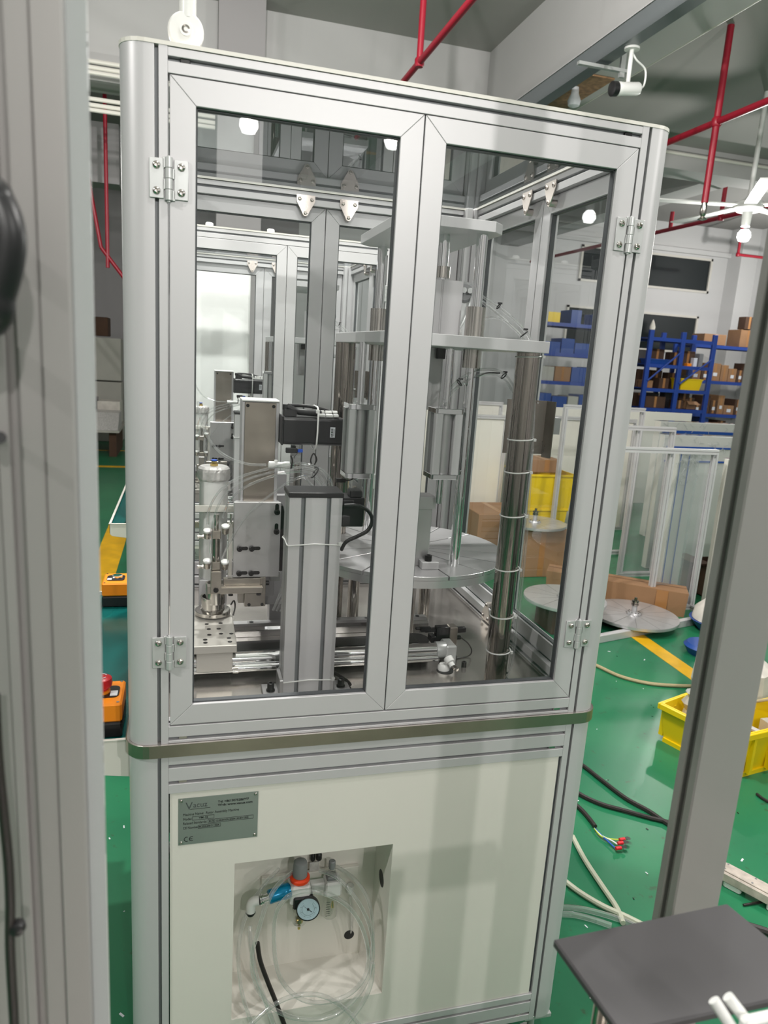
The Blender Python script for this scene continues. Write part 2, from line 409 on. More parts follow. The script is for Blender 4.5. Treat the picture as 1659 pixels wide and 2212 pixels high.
def screw(mb, T, u, z, dpt, r=.0052, h=.003):
    """button head with hex socket, on a face at depth dpt (towards the viewer is negative depth)"""
    a = Vector(T((u, dpt, z))); b_ = Vector(T((u, dpt - 1, z))); ax = (b_ - a).normalized()
    t, mb.T = mb.T, None
    mb.lathe(a, [(r, 0), (r, h * .35), (r * .8, h * .8), (r * .45, h), (r * .42, h * .35), (0, h * .3)], ax, 14)
    mb.T = t
def hinge(parent, T, u, z, side=1):
    """two leaves with an interleaved barrel; u is the barrel's centre line"""
    mb = MB(T)
    mb.box(u - .0305, u - .008, -.0035, 0, z - .0305, z + .0305); mb.box(u + .008, u + .0305, -.0035, 0, z - .0305, z + .0305)
    for i, (a, b_) in enumerate(((-.033, -.0165), (-.0162, .0002), (.0005, .0162), (.0165, .033))):
        s = -1 if i % 2 else 1
        t, mb.T = mb.T, None
        mb.cyl(T((u, -.004, z + a)), T((u, -.004, z + b_)), .0062, seg=16); mb.T = t
        mb.box(min(u, u + s * .010), max(u, u + s * .010), -.0035, 0, z + a, z + b_)
    t, mb.T = mb.T, None
    mb.cyl(T((u, -.004, z - .036)), T((u, -.004, z + .035)), .003, seg=10); mb.T = t
    h = mb.build('hinge', 'hinge', parent, .0006)
    sc_ = MB(T)
    for a in (-.0195, .0195):
        for c in (-.0195, .0195): screw(sc_, T, u + a, z + c, -.0035, .0062, .0035)
    return h, sc_
def latch(parent, T, u, z, depth, up=1):
    """chevron keeper plate on the inner face of the beam, screws, magnet pin on the door"""
    w_ = .0275; mb = MB(T); P = [(u - w_, z), (u + w_, z), (u + w_, z - up * .018), (u + .006, z - up * .056), (u, z - up * .059), (u - .006, z - up * .056), (u - w_, z - up * .018)]
    A = [mb.v((p[0], depth, p[1])) for p in P]; C = [mb.v((p[0], depth + .0025, p[1])) for p in P]; mb.face(A); mb.face(C[::-1])
    for i in range(len(P)): j = (i + 1) % len(P); mb.face([A[i], A[j], C[j], C[i]])
    I = lambda p: T((p[0], 2 * depth - p[1], p[2]))
    for du, dz in ((-.018, .012), (.018, .012), (0, .050)): screw(mb, lambda p: T((p[0], p[1], p[2])) if False else T((p[0], depth * 2 + .0025 - p[1], p[2])), u + du, z - up * dz, depth, .0055, .004)
    t, mb.T = mb.T, None
    mb.cyl(T((u, depth - .022, z - up * .050)), T((u, depth, z - up * .050)), .009, seg=14); mb.T = t
    return mb.build('latch', 'latch_metal', parent)
def door(parent, T, u0, u1, z0, z1, hside, fw=.041, name='door', pane='pane', lab_=None):
    """mitred aluminium frame (four bars), gasket, pane, two hinges"""
    d = MB(T); g = .0012; t0, t1 = 0, .025
    a0, a1, c0, c1 = u0 + g, u1 - g, z0 + g, z1 - g; e = .0002
    quads = (((a0 + e, c0), (a1 - e, c0), (a1 - fw - e, c0 + fw), (a0 + fw + e, c0 + fw)), ((a0 + e, c1), (a0 + fw + e, c1 - fw), (a1 - fw - e, c1 - fw), (a1 - e, c1)),
             ((a0, c0 + e), (a0 + fw, c0 + fw + e), (a0 + fw, c1 - fw - e), (a0, c1 - e)), ((a1, c0 + e), (a1, c1 - e), (a1 - fw, c1 - fw - e), (a1 - fw, c0 + fw + e)))
    for q in quads:
        A = [d.v((p[0], t0, p[1])) for p in q]; C = [d.v((p[0], t1, p[1])) for p in q]; d.face(A); d.face(C[::-1])
        for i in range(4): j = (i + 1) % 4; d.face([A[i], A[j], C[j], C[i]])
    o = d.build(name, 'alu', parent, .0008)
    if lab_: lab(o, lab_)
    gk = MB(T); i0, i1, k0, k1 = a0 + fw, a1 - fw, c0 + fw, c1 - fw; w_ = .0028
    for q in ((i0, i1, k0, k0 + w_), (i0, i1, k1 - w_, k1), (i0, i0 + w_, k0, k1), (i1 - w_, i1, k0, k1)): gk.box(q[0], q[1], .007, .019, q[2], q[3])
    gk.build('gasket', 'gasket', o)
    B(i0, i1, .011, .0135, k0, k1, T).build('pane', pane, o)
    hu = u0 if hside < 0 else u1
    for hz in ((.981, .153) if hside else ()):
        h, s_ = hinge(o, T, hu, hz if z1 > 1 else hz); s_.build('hinge_screws', 'steel', o)
    return o
def nameplate(parent):
    x0, x1, z0, z1, y = .0165, .1742, -.2677, -.1622, .0035
    p = B(x0, x1, y - .001, y + .0005, z0, z1).build('nameplate', 'name_steel', parent); lab(p, 'engraved steel nameplate with black lettering and four screws')
    yy = y - .0012; mb = MB()
    def add(s, x, z, size, **k): return textmesh(s, x, z, size, yy, **k)
    parts = [add('acuz', x0 + .0285, z1 - .0222, .0165, sx=.95), add('V', x0 + .0140, z1 - .0262, .0240, sx=.95),
             add('Tel: +8613075286997', x0 + .077, z1 - .0170, .0068, bold=.00018, sx=1.02), add('Web: www.vacuz.com', x0 + .077, z1 - .0245, .0068, bold=.00018, sx=1.12),
             add('Machine Name:  Rotor Assembly Machine', x0 + .009, z1 - .0395, .0078, sx=.83), add('Model:', x0 + .009, z1 - .0498, .0078, sx=.83),
             add('VM-16', x0 + .040, z1 - .0488, .0060, bold=.0001, sx=1.1), add('Related Standards:', x0 + .009, z1 - .0595, .0078, sx=.80),
             add('EN ISO 12100:2010,EN 60204-1:2018/A1:2025', x0 + .0595, z1 - .0590, .0052, bold=.0001, sx=.80), add('CE Number:', x0 + .009, z1 - .0697, .0078, sx=.80),
             add('M.2025.206.C113564', x0 + .0405, z1 - .0692, .0052, bold=.0001, sx=.88)]
    for i, t in enumerate(parts): t.build('lettering', 'ink_soft' if i < 2 else 'ink', p, smooth=False)
    fr = MB()
    def frame(a, b_, c, d, w_=.0005):
        for q in ((a, b_, c, c + w_), (a, b_, d - w_, d), (a, a + w_, c, d), (b_ - w_, b_, c, d)): fr.box(q[0], q[1], yy - .0003, yy + .0005, q[2], q[3])
    frame(x0 + .027, x0 + .070, z1 - .0512, z1 - .0428); frame(x0 + .0575, x0 + .1485, z1 - .0612, z1 - .0530); frame(x0 + .0385, x0 + .083, z1 - .0713, z1 - .0633)
    fr.box(x0 + .023, x0 + .062, yy - .0003, yy + .0005, z1 - .0260, z1 - .0254); fr.build('lettering', 'ink', p)
    # conformity mark: two open rings, the second with a middle stroke
    ce = MB()
    for k, cx in enumerate((x0 + .0165, x0 + .0265)):
        cz = z0 + .0125; n_ = 14; A = []
        for i in range(n_ + 1):
            t = math.radians(65 + 230 * i / n_); A.append((cx + .0056 * math.cos(t), cz + .0056 * math.sin(t), cx + .0042 * math.cos(t), cz + .0042 * math.sin(t)))
        for q, r_ in zip(A, A[1:]): ce.face([ce.v((q[0], yy, q[1])), ce.v((r_[0], yy, r_[1])), ce.v((r_[2], yy, r_[3])), ce.v((q[2], yy, q[3]))])
        if k: ce.box(cx - .0050, cx + .0012, yy - .0002, yy, cz - .0007, cz + .0007)
    ce.build('lettering', 'ink', p, smooth=False)
    sr = MB()
    for a in (x0 + .0055, x1 - .0055):
        for c in (z0 + .0055, z1 - .0055): screw(sr, FT, a, c, y - .001, .0036, .002)
    sr.build('nameplate_screws', 'steel', p)
def enclosure():
    e = thing('machine_enclosure', 'grey aluminium machine enclosure with clear double doors and a nameplate', 'machine', (XC, YD / 2, FL), None,
              'grey aluminium machine enclosure standing behind the front one, seen through its doors')
    pp = post_poly()
    for T in POSTS:
        for z0, z1 in ((-.0375, 1.1775), (-.88, -.0645)): MB(T).prism(pp, 2, z0, z1).build('corner_post', 'alu', e, 0, True)
        sl = MB(T)
        for z0, z1 in ((-.037, 1.177), (-.879, -.065)):
            sl.box(-.0222, -.0158, .0095, .011, z0, z1); sl.box(XL + .0095, XL + .011, .053, .059, z0, z1)
        sl.build('slot_strip', 'slot', e)
    # rails between posts; z-section per side
    rails = [(1.139, 1.1765, (1.160,)), (-.0375, -.002, (-.0285,)), (-.1475, -.0645, (-.0880, -.1240)), (-.88, -.8015, (-.822, -.860))]
    for T, u0, u1 in ((FT, -.002, .862), (BT, -.002, .862), (RT, .073, YD - .073), (LT, .073, YD - .073)):
        for z0, z1, ss in rails:
            mb = MB(T); P = slotted(0, .040, z0, z1, ls=ss, rs=ss, bs=(.02,), w_=.0072)
            A = [mb.v((u0, p[0], p[1])) for p in P]; C = [mb.v((u1, p[0], p[1])) for p in P]; mb.face(A); mb.face(C[::-1])
            for i in range(len(P)): j = (i + 1) % len(P); mb.face([A[i], A[j], C[j], C[i]])
            r = mb.build('cross_rail', 'alu', e, .0006)
            st = MB(T)
            for s_ in ss: st.box(u0, u1, .0092, .0105, s_ - .0036, s_ + .0036); st.box(u0, u1, .0295, .0308, s_ - .0036, s_ + .0036)
            st.build('slot_strip', 'slot', r)
            if T is FT:
                jb = MB()
                for s_ in (ss[0],) if z0 > -.1 else (ss[-1],):
                    for uu in (.025, .835): jb.box(uu - .008, uu + .008, .003, .009, s_ - .0033, s_ + .0033)
                jb.build('joint_screws', 'bolt_black' if z0 > 1 else 'steel', r, .001)
    MB().prism(rrect(XL - .005, XR + .005, -.005, YD + .005, .045), 2, -.0643, -.0378).build('table_plate', ['steel_table'], e, .0006)
    band = MB(); po, pi_ = rrect(XL - .0062, XR + .0062, -.0062, YD + .0062, .046), rrect(XL - .0052, XR + .0052, -.0052, YD + .0052, .045)
    n_ = len(po)
    q = [[band.v((p[0], p[1], z)) for p in L for _ in (0,)] for L, z in ((po, -.0641), (po, -.0380), (pi_, -.0380), (pi_, -.0641))]
    for a in range(4):
        for i in range(n_): j = (i + 1) % n_; band.face([q[a][i], q[a][j], q[(a + 1) % 4][j], q[(a + 1) % 4][i]])
    band.build('edge_band', 'trim_steel', e)
    # roof: rounded rim and clear sheet
    rim = MB(); po, pi_ = rrect(XL - .001, XR + .001, -.001, YD + .001, .041), rrect(XL + .045, XR - .045, .045, YD - .045, .004)
    q = [[rim.v((p[0], p[1], z)) for p in L] for L, z in ((po, 1.1777), (po, 1.1837), (pi_, 1.1837), (pi_, 1.1777))]
    for a in range(4):
        for i in range(n_): j = (i + 1) % n_; rim.face([q[a][i], q[a][j], q[(a + 1) % 4][j], q[(a + 1) % 4][i]])
    rf = rim.build('roof_rim', 'white_paint', e)
    B(XL + .04, XR - .04, .04, YD - .04, 1.1790, 1.1825).build('roof_sheet', 'top_pane', rf)
    # doors
    door(e, FT, 0, XC, 0, 1.1385, -1); door(e, FT, XC, 2 * XC, 0, 1.1385, 1)
    door(e, BT, 0, XC, 0, 1.1385, -1); door(e, BT, XC, 2 * XC, 0, 1.1385, 1)
    door(e, RT, .0755, YD / 2, 0, 1.1385, -1); door(e, RT, YD / 2, YD - .0755, 0, 1.1385, 1)
    door(e, LT, .0755, YD / 2, 0, 1.1385, 0, name='side_window'); door(e, LT, YD / 2, YD - .0755, 0, 1.1385, 0, name='side_window')
    for T, c in ((BT, XC), (RT, YD / 2), (LT, YD / 2)):
        for du in (-.065, .065): latch(e, T, c + du, 1.166, .042); latch(e, T, c + du, -.034, .042, -1)
    # lower skins
    x0, x1, z0, z1 = .0005, .8555, -.8005, -.1485; rx0, rx1, rz0, rz1 = .1293, .4720, -.7215, -.3268
    mb = MB(); ys = (.0035, .0055)
    mb.box(x0, rx0, *ys, z0, z1); mb.box(rx1, x1, *ys, z0, z1); mb.box(rx0, rx1, *ys, rz1, z1); mb.box(rx0, rx1, *ys, z0, rz0)
    fp = mb.build('front_panel', 'white_paint', e); lab(fp, 'white sheet metal panel with a square recess')
    D = .130; rb = MB(); rb.box(rx0 - .001, rx1 + .001, D, D + .0015, rz0 - .001, rz1 + .001); rb.box(rx0 - .0015, rx0, .0055, D, rz0, rz1); rb.box(rx1, rx1 + .0015, .0055, D, rz0, rz1)
    rb.box(rx0, rx1, .0055, D, rz1, rz1 + .0015); rb.box(rx0, rx1, .0055, D, rz0 - .0015, rz0)
    rb.build('recess_box', 'white_paint', fp)
    hb = MB(); hb.cyl((.4715, .0696, -.4672), (.4722, .0696, -.4672), .0195, seg=24); hb.cyl((.4185, .1293, -.668), (.4185, .1303, -.668), .0125, seg=24)
    hb.build('cable_hole', 'black_rubber', fp)
    B(.857, .861, .006, .012, -.80, -.148).build('gap_shade', 'gasket', fp)  # dark strip standing for the shade in the gap beside the panel
    for T, u0, u1 in ((BT, .0005, .8595), (RT, .075, YD - .075), (LT, .075, YD - .075)): B(u0, u1, .0035, .0055, -.8005, -.1485, T).build('side_panel', 'white_paint', e)
    nameplate(e)
    for T in POSTS:
        mb = MB(T); mb.box(-.070, .004, .006, .076, -.892, -.881); t, mb.T = mb.T, None
        a = T((-.035, .04, 0)) if T else (-.035, .04, 0)
        mb.lathe((a[0], a[1], FL), [(.032, 0), (.032, .008), (.012, .016), (.009, .02), (.009, .089)], seg=16); mb.build('levelling_foot', 'hinge', e, .001)
    # sheet metal control shelf on the left side
    ty0, ty1, tx0, tx1, tz = .085, 1.01, -.292, -.0785, -.070
    mb = MB(); P = [(tx0, tz), (tx1, tz), (tx1, tz - .085), (tx0 + .01, tz - .055), (tx0, tz - .045)]
    mb.prism(P, 1, ty0, ty0 + .003); mb.prism(P, 1, ty1 - .003, ty1); mb.box(tx0, tx0 + .003, ty0, ty1, tz - .045, tz); mb.box(tx1 - .003, tx1, ty0, ty1, tz - .085, tz)
    for q in ((tx0 - .003, tx0 + .007, ty0 - .002, ty1 + .002), (tx0, tx1, ty0 - .003, ty0 + .005), (tx0, tx1, ty1 - .005, ty1 + .003)): mb.box(*q, tz, tz + .002)
    t = mb.build('control_shelf', 'white_paint', e, .0008); lab(t, 'white sheet metal tray on the left side')
    B(tx0 + .004, tx1 - .003, ty0 + .004, ty1 - .004, tz - .014, tz - .010).build('shelf_mat', 'teal_tray', t)
    return e
enclosure()

# ------------------------------------------------------------------ control boxes on the shelf
def control_box(name, x0, x1, y0, y1, z, kind, l1, l2):
    b = thing(name, l1, 'control box', ((x0 + x1) / 2, (y0 + y1) / 2, z), None, l2)
    B(x0, x1, y0, y1, z, z + .034).build('base', 'black_plastic', b, .004)
    B(x0, x1, y0, y1, z + .0345, z + .076).build('cover', 'orange', b, .004)
    cx, cy_ = (x0 + x1) / 2 + (.012 if kind == 'stop' else -.022), (y0 + y1) / 2; zt = z + .076
    P = rrect(cx - .026, cx + (.044 if kind == 'stop' else .026), cy_ - .026, cy_ + .026, .012); MB().prism(P, 2, zt, zt + .002).build('legend_plate', 'black_plastic', b)
    s = B((cx + .0265) if kind == 'stop' else cx - .024, (cx + .041) if kind == 'stop' else cx - .011, cy_ - .022, cy_ + .0 if kind == 'stop' else cy_ - .006, zt + .002, zt + .003); s.build('sticker', 'label_white', b)
    bx = cx + .008 if kind == 'stop' else cx + .004
    if kind == 'stop':
        mb = MB().lathe((bx, cy_, zt + .002), [(.014, 0), (.014, .010), (.021, .014), (.0225, .022), (.021, .031), (.016, .034), (0, .035)], seg=28); k = mb.build('button', 'red_button', b); lab(k, 'red mushroom emergency stop button')
        ar = MB()
        for t0 in (20, 200):
            A = []
            for i in range(11): t = math.radians(t0 + 13 * i); A.append((bx + .0125 * math.cos(t), cy_ + .0125 * math.sin(t), bx + .0105 * math.cos(t), cy_ + .0105 * math.sin(t)))
            for q, r_ in zip(A, A[1:]): ar.face([ar.v((q[0], q[1], zt + .0375)), ar.v((r_[0], r_[1], zt + .0375)), ar.v((r_[2], r_[3], zt + .0375)), ar.v((q[2], q[3], zt + .0375))])
        ar.build('arrows', 'label_white', k, smooth=False)
        MB().lathe((bx, cy_, zt + .001), [(.018, 0), (.018, .006), (.014, .007)], seg=24).build('collar', 'orange', b)
    else:
        MB().lathe((bx, cy_, zt + .002), [(.0155, 0), (.0155, .008), (.0125, .009), (.0125, .006)], seg=28).build('bezel', 'chrome', b)
        k = MB().lathe((bx, cy_, zt + .002), [(.012, 0), (.012, .0075), (0, .0080)], seg=24).build('button', 'green_button', b); lab(k, 'green push button')
    sr = MB()
    for a in (x0 + .008, x1 - .008):
        for c in (y0 + .008, y1 - .008): sr.lathe((a, c, zt - .0005), [(.003, 0), (.003, .0015), (0, .0015)], seg=10)
    sr.build('cover_screws', 'steel', b)
control_box('start_box', -.216, -.098, .890, .995, -.080, 'start', 'orange and black control box with green button, far end of tray', 'small orange control box glimpsed on the tray of the rear machine')
control_box('emergency_stop_box', -.225, -.096, .112, .222, -.080, 'stop', 'orange and black control box with red mushroom emergency button', 'orange emergency stop box on the tray of the rear machine')

# ------------------------------------------------------------------ swivel joint on the roof
r = thing('swivel_arm', 'white round swivel joint and pole on top of the enclosure', 'arm', (.0255, .045, 1.1837))
rb = MB().lathe((.0255, .030, 1.2165), [(.010, 0), (.010, .002), (.0255, .004), (.0285, .008), (.0285, .022), (.0255, .026), (0, .026)], (0, 1, 0), 32); rb.build('swivel_disc', 'white_plastic', r)
MB().lathe((.0255, .0335, 1.2165), [(.0095, 0), (.0065, -.0035), (.0035, -.004), (.003, -.001), (0, -.001)], (0, 1, 0), 18).build('bolt', 'steel', r)
MB().lathe((.0255, .045, 1.1838), [(.017, 0), (.017, .010), (.012, .016)], seg=20).build('base', 'white_plastic', r)
MB().tube([(.0285, .046, 1.236), (.0285, .046, 1.62)], .0135, 16).build('pole', 'white_plastic', r)
mb = MB()
for x in (.116, .365): mb = MB().lathe((x, 1.83 + .055, 1.1838), [(.016, 0), (.016, .016), (.012, .019), (0, .019)], seg=18); tag(mb.build('roof_plug', 'white_plastic'), 'white round plug on the rear machine roof, %s of the pair' % ('left' if x < .2 else 'right'), 'plug', 'white plugs on the rear machine roof')

# ================================================================== press with round table
def press():
    TZ = -.0378
    p = thing('guide_press', 'two-post press with round slotted table and grey plates', 'press', (.592, .443, TZ), None, 'two-post press with round table inside the rear machine')
    cx, cy_, R_, zt, th = .592, .443, .264, .230, .028
    # round table: sixteen sectors with deep grooves between them on a lower disc
    N = 16; g = .004; off = math.radians(6)
    base = MB().lathe((cx, cy_, zt - th), [(R_, 0), (R_, th - .010), (0, th - .010)], seg=96)
    base.build('table_disc', 'alu_plate', p)
    for k in range(N):
        t0, t1 = off + 2 * math.pi * k / N, off + 2 * math.pi * (k + 1) / N; P = []
        r0 = .060
        for r_, rev in ((R_, 0), (r0, 1)):
            da = math.asin(g / 2 / r_) * (1.0); L = [(cx + r_ * math.cos(t0 + da + (t1 - t0 - 2 * da) * i / 6), cy_ + r_ * math.sin(t0 + da + (t1 - t0 - 2 * da) * i / 6)) for i in range(7)]
            P += L[::-1] if rev else L
        MB().prism(P, 2, zt - .0099, zt).build('table_sector', 'alu_plate', p, .0006)
    MB().lathe((cx, cy_, zt - .0099), [(.056, 0), (.056, .0099), (0, .0099)], seg=32).build('hub_plate', 'alu_plate', p)
    MB().lathe((cx, cy_, TZ), [(.042, 0), (.042, .02), (.036, .025), (.038, zt - th - TZ)], seg=28).build('spindle', 'steel', p)
    for a in ((.722, .628), (.505, .64)):
        MB().lathe((a[0], a[1], TZ), [(.017, 0), (.017, zt - th - TZ)], seg=20).build('support_leg', 'steel', p)
    # guide posts
    for x, y in ((.6635, .2694), (.525, .6155)):
        MB().cyl((x, y, zt), (x, y, 1.0005), .0128, seg=20).build('guide_post', 'chrome', p)
        for z0, z1, r_ in ((.776, .842, .0225), (.706, .748, .0215)):
            MB().lathe((x, y, z0), [(.0145, 0), (r_, 0), (r_, z1 - z0), (.0145, z1 - z0)], seg=24).build('guide_bushing', 'steel', p)
        MB().lathe((x, y, .7725), [(.0145, 0), (.036, 0), (.036, .004), (.0145, .004)], seg=28).build('bushing_flange', 'steel', p)
    def cham(x0, x1, y0, y1, c): return [(x0 + c, y0), (x1 - c, y0), (x1, y0 + c), (x1, y1 - c), (x1 - c, y1), (x0 + c, y1), (x0, y1 - c), (x0, y0 + c)]
    MB().prism(cham(.464, .708, .236, .640, .028), 2, 1.0, 1.0225).build('top_plate', 'alu', p, .001)
    MB().prism([(.425, .112), (.776, .112), (.776, .64), (.415, .64), (.415, .30)], 2, .748, .7725).build('middle_plate', 'alu', p, .001)
    # two polished pillars carry the middle plate
    for i, (x, y) in enumerate(((.7545, .165), (.436, .600))):
        c = MB().cyl((x, y, TZ), (x, y, .748), .0262, seg=32).build('pillar', 'dark_steel', p)
        if i == 0:
            for z in [(0.7195,0.165,0.7398),(0.7488,0.165,0.5576),(0.7503,0.165,0.4836),(0.7534,0.165,0.3819),(0.7534,0.165,0.2536),(0.7516,0.165,0.1375),(0.749,0.165,0.0479)]:
                mb = MB(); n_ = 24; mb.tube([(x + .0275 * math.cos(2 * math.pi * k / n_) * 1.05 + .0015, y + .0275 * math.sin(2 * math.pi * k / n_) * 1.03, z[2] + .002 * math.cos(2 * math.pi * k / n_)) for k in range(n_)], .0017, 6, 1, closed=True)
                mb.box(x + .022, x + .029, y - .024, y - .018, z[2] - .002, z[2] + .004); mb.build('cable_tie', 'white_plastic', c)
    # hydraulic block between the plates
    MB().prism(slotted(.568, .640, .300, .372, fs=(.59,), rs=(.336,), w_=.004, dp=.002), 2, .7727, .899).build('cylinder_block', 'alu', p, .001)
    MB().cyl((.598, .336, .899), (.598, .336, .9999), .013, seg=20).build('piston_rod', 'chrome', p)
    MB().cyl((.598, .336, .905), (.598, .336, .930), .019, seg=20).build('rod_nut', 'steel', p)
    MB().prism(rrect(.545, .625, .35, .42, .006), 2, .60, .747).build('ram_body', 'brushed', p)
    mb = MB()
    for a in (.553, .603): mb.box(a, a + .020, .335, .349, .722, .747)
    mb.build('rubber_stop', 'black_rubber', p, .002)
    return p
press()

def air_cylinder(cx, cy_, z0, z1, w_, l1, l2, rod=None):
    """square profile cylinder with round bore window and polished end caps"""
    o = thing('air_cylinder', l1, 'cylinder', (cx, cy_, z0), None, l2); h = w_ / 2
    for a, b_ in ((z0, z0 + .012), (z1 - .012, z1)): MB().prism(rrect(cx - h, cx + h, cy_ - h, cy_ + h, .006), 2, a, b_).build('end_cap', 'chrome', o, .001)
    MB().cyl((cx, cy_, z0 + .012), (cx, cy_, z1 - .012), h * .62, seg=28).build('barrel', 'alu_plate', o)
    for sx in (-1, 1):
        for sy in (-1, 1):
            x, y = cx + sx * h * .70, cy_ + sy * h * .70; MB().prism(rrect(x - h * .28, x + h * .28, y - h * .28, y + h * .28, h * .1), 2, z0 + .012, z1 - .012).build('profile_rail', 'alu', o)
    if rod: MB().cyl((cx, cy_, rod[0]), (cx, cy_, rod[1]), .008, seg=16).build('rod', 'chrome', o)
    MB().cyl((cx + .005, cy_ - h - .004, z0 - .012), (cx + .012, cy_ - h - .004, z0 - .012), .006, seg=12)
    return o
air_cylinder(.6025, .25, .4515, .6140, .066, 'square silver cylinder with polished caps, right of the door gap', 'square silver cylinder right of the door gap in the rear machine', (.39, .748))
air_cylinder(.4005, .25, .4505, .6150, .063, 'square silver cylinder with polished caps, between motor and door gap', 'square silver cylinder beside the motor in the rear machine', (.615, .748))
def clamp_block():
    o = thing('clamp_block', 'tall grey clamp block bolted to the round table', 'block', (.585, .27, .2301), None, 'tall clamp block on the round table of the rear machine')
    B(.558, .596, .268, .310, .2301, .372).build('upright', 'brushed', o, .001)
    B(.553, .602, .262, .316, .372, .402).build('head', 'brushed', o, .001)
    B(.571, .612, .236, .2675, .2301, .248).build('foot', 'alu', o, .001)
    mb = MB().lathe((.590, .252, .2482), [(.009, 0), (.009, .013), (.0075, .014), (.0045, .014), (.0045, .006), (0, .006)], seg=18); mb.build('bolt', 'bolt_black', o)
    B(.510, .545, .330, .360, .2301, .262).build('stop_foot', 'bolt_black', o, .002)
clamp_block()

# ================================================================== low transfer slide
def slide():
    TZ = -.0376
    s = thing('transfer_slide', 'low horizontal slide with chrome tubes and perforated plate', 'slide', (.35, .36, TZ), None, 'low horizontal slide with chrome tubes inside the rear machine')
    for y, z, x0, x1, r_ in ((.285, .004, -.02, .642, .0165), (.268, -.012, .02, .640, .010)): MB().cyl((x0, y, z), (x1, y, z), r_, seg=24).build('guide_tube', 'chrome', s)
    mb = MB(); P = [(.322, TZ), (.398, TZ), (.398, -.004), (.388, .004), (.332, .004), (.322, -.004)]
    mb.prism(P, 0, -.02, .61); mb.cyl((.61, .36, TZ), (.61, .36, .003), .038, seg=20); mb.build('belt_cover', 'black_plastic', s, .001)
    mb = MB(); mb.prism([(.512, TZ), (.548, TZ), (.548, -.018), (.540, -.010), (.520, -.010), (.512, -.018)], 0, -.03, .70)
    mb.build('guide_rail', 'chrome', s, .001)
    mb = MB(); mb.prism([(.518, -.0099), (.542, -.0099), (.542, -.002), (.518, -.002)], 0, -.03, .695); mb.build('guide_rail', 'brushed', s)
    mb = MB()
    for x in (.20, .29, .43, .52, .60, .67): mb.lathe((x, .530, -.0015), [(.006, 0), (.006, .0005), (0, .0005)], seg=12)
    mb.build('rail_screws', 'bolt_black', s)
    # carriage
    c = B(-.050, .1432, .250, .520, .0345, .054).build('carriage_plate', 'ivory_metal', s, .0015); lab(c, 'pale plate with countersunk holes')
    mb = MB()
    for x, y in ((.073, .270), (.128, .270), (.073, .288), (.127, .292), (.083, .316), (.110, .320), (.083, .352), (.106, .352), (.079, .385), (.112, .388), (.134, .318)):
        mb.lathe((x, y, .0541), [(.0052, 0), (.0052, .0003), (0, .0003)], seg=14)
    mb.build('countersunk_holes', 'bolt_black', c)
    B(.053, .1345, .255, .330, -.0125, .034).build('bearing_block', 'ivory_metal', s, .001)
    B(-.046, .040, .262, .330, -.0125, .034).build('bearing_block', 'ivory_metal', s, .001)
    B(.030, .125, .495, .522, TZ, .034).build('bearing_block', 'ivory_metal', s, .001)
    mb = MB()
    for z in (-.008, -.018): mb.cyl((.135, .262, z), (.148, .262, z), .004, seg=10)
    mb.build('grub_screws', 'steel', s)
    # end block with fittings and sensor
    e = MB().lathe((.638, .285, .002), [(.012, 0), (.021, .002), (.021, .026), (.018, .030)], (1, 0, 0), 24).build('end_cap', 'hinge', s)
    B(.662, .690, .262, .315, TZ, .020).build('end_block', 'hinge', s, .004)
    mb = MB().lathe((1.2315,0.2450,-0.0190)[:0] or (.662, .250, -.006), [(.012, 0), (.012, .014), (.0075, .016), (.0075, .026), (0, .026)], (.25, -.8, -.55), 16); mb.build('flow_fitting', 'white_plastic', s)
    mb = MB().lathe((.668, .232, -.020), [(.004, 0), (.007, .003), (.007, .010), (.0045, .012), (.0045, .018), (0, .018)], (.45, -.75, -.2), 14); mb.build('adjuster', 'steel', s)
    MB().lathe((.6535, .252, TZ), [(.015, 0), (.015, .010), (.011, .016), (0, .016)], seg=20).build('elbow', 'white_plastic', s)
    MB().lathe((.655, .245, TZ), [(.021, 0), (.021, .0006), (0, .0006)], seg=24).build('table_hole', 'black_rubber', s)
    mb = MB()
    mb.box(.655, .690, .325, .345, .005, .045); mb.box(.625, .660, .330, .342, .030, .040); mb.box(.612, .640, .325, .335, .034, .046)
    mb.cyl((.600, .336, .041), (.628, .336, .041), .004, seg=10); mb.box(.640, .654, .320, .350, .005, .022)
    mb.build('sensor_bracket', 'black_plastic', s, .0015)
    B(.6905, .712, .320, .350, -.005, .045).build('sensor_body', 'beige_metal', s, .002)
    mb = MB(); mb.box(.713, .738, .328, .340, .026, .040); mb.cyl((.712, .332, .012), (.726, .332, .012), .006, seg=10); mb.build('sensor_plug', 'black_plastic', s, .0015)
    MB().tube([(.726, .332, .012), (.745, .325, -.002), (.756, .322, -.022), (.748, .318, -.034), (.720, .312, -.036), (.700, .305, -.034)], .0018, 6).build('sensor_wire', 'cable_dark', s)
    for q in ((.700, .300), (.712, .262)):
        MB().lathe((q[0], q[1], TZ), [(.0065, 0), (.0065, .013), (.005, .014), (.003, .014), (.003, .006), (0, .006)], seg=14).build('bolt', 'bolt_black', s)
slide()
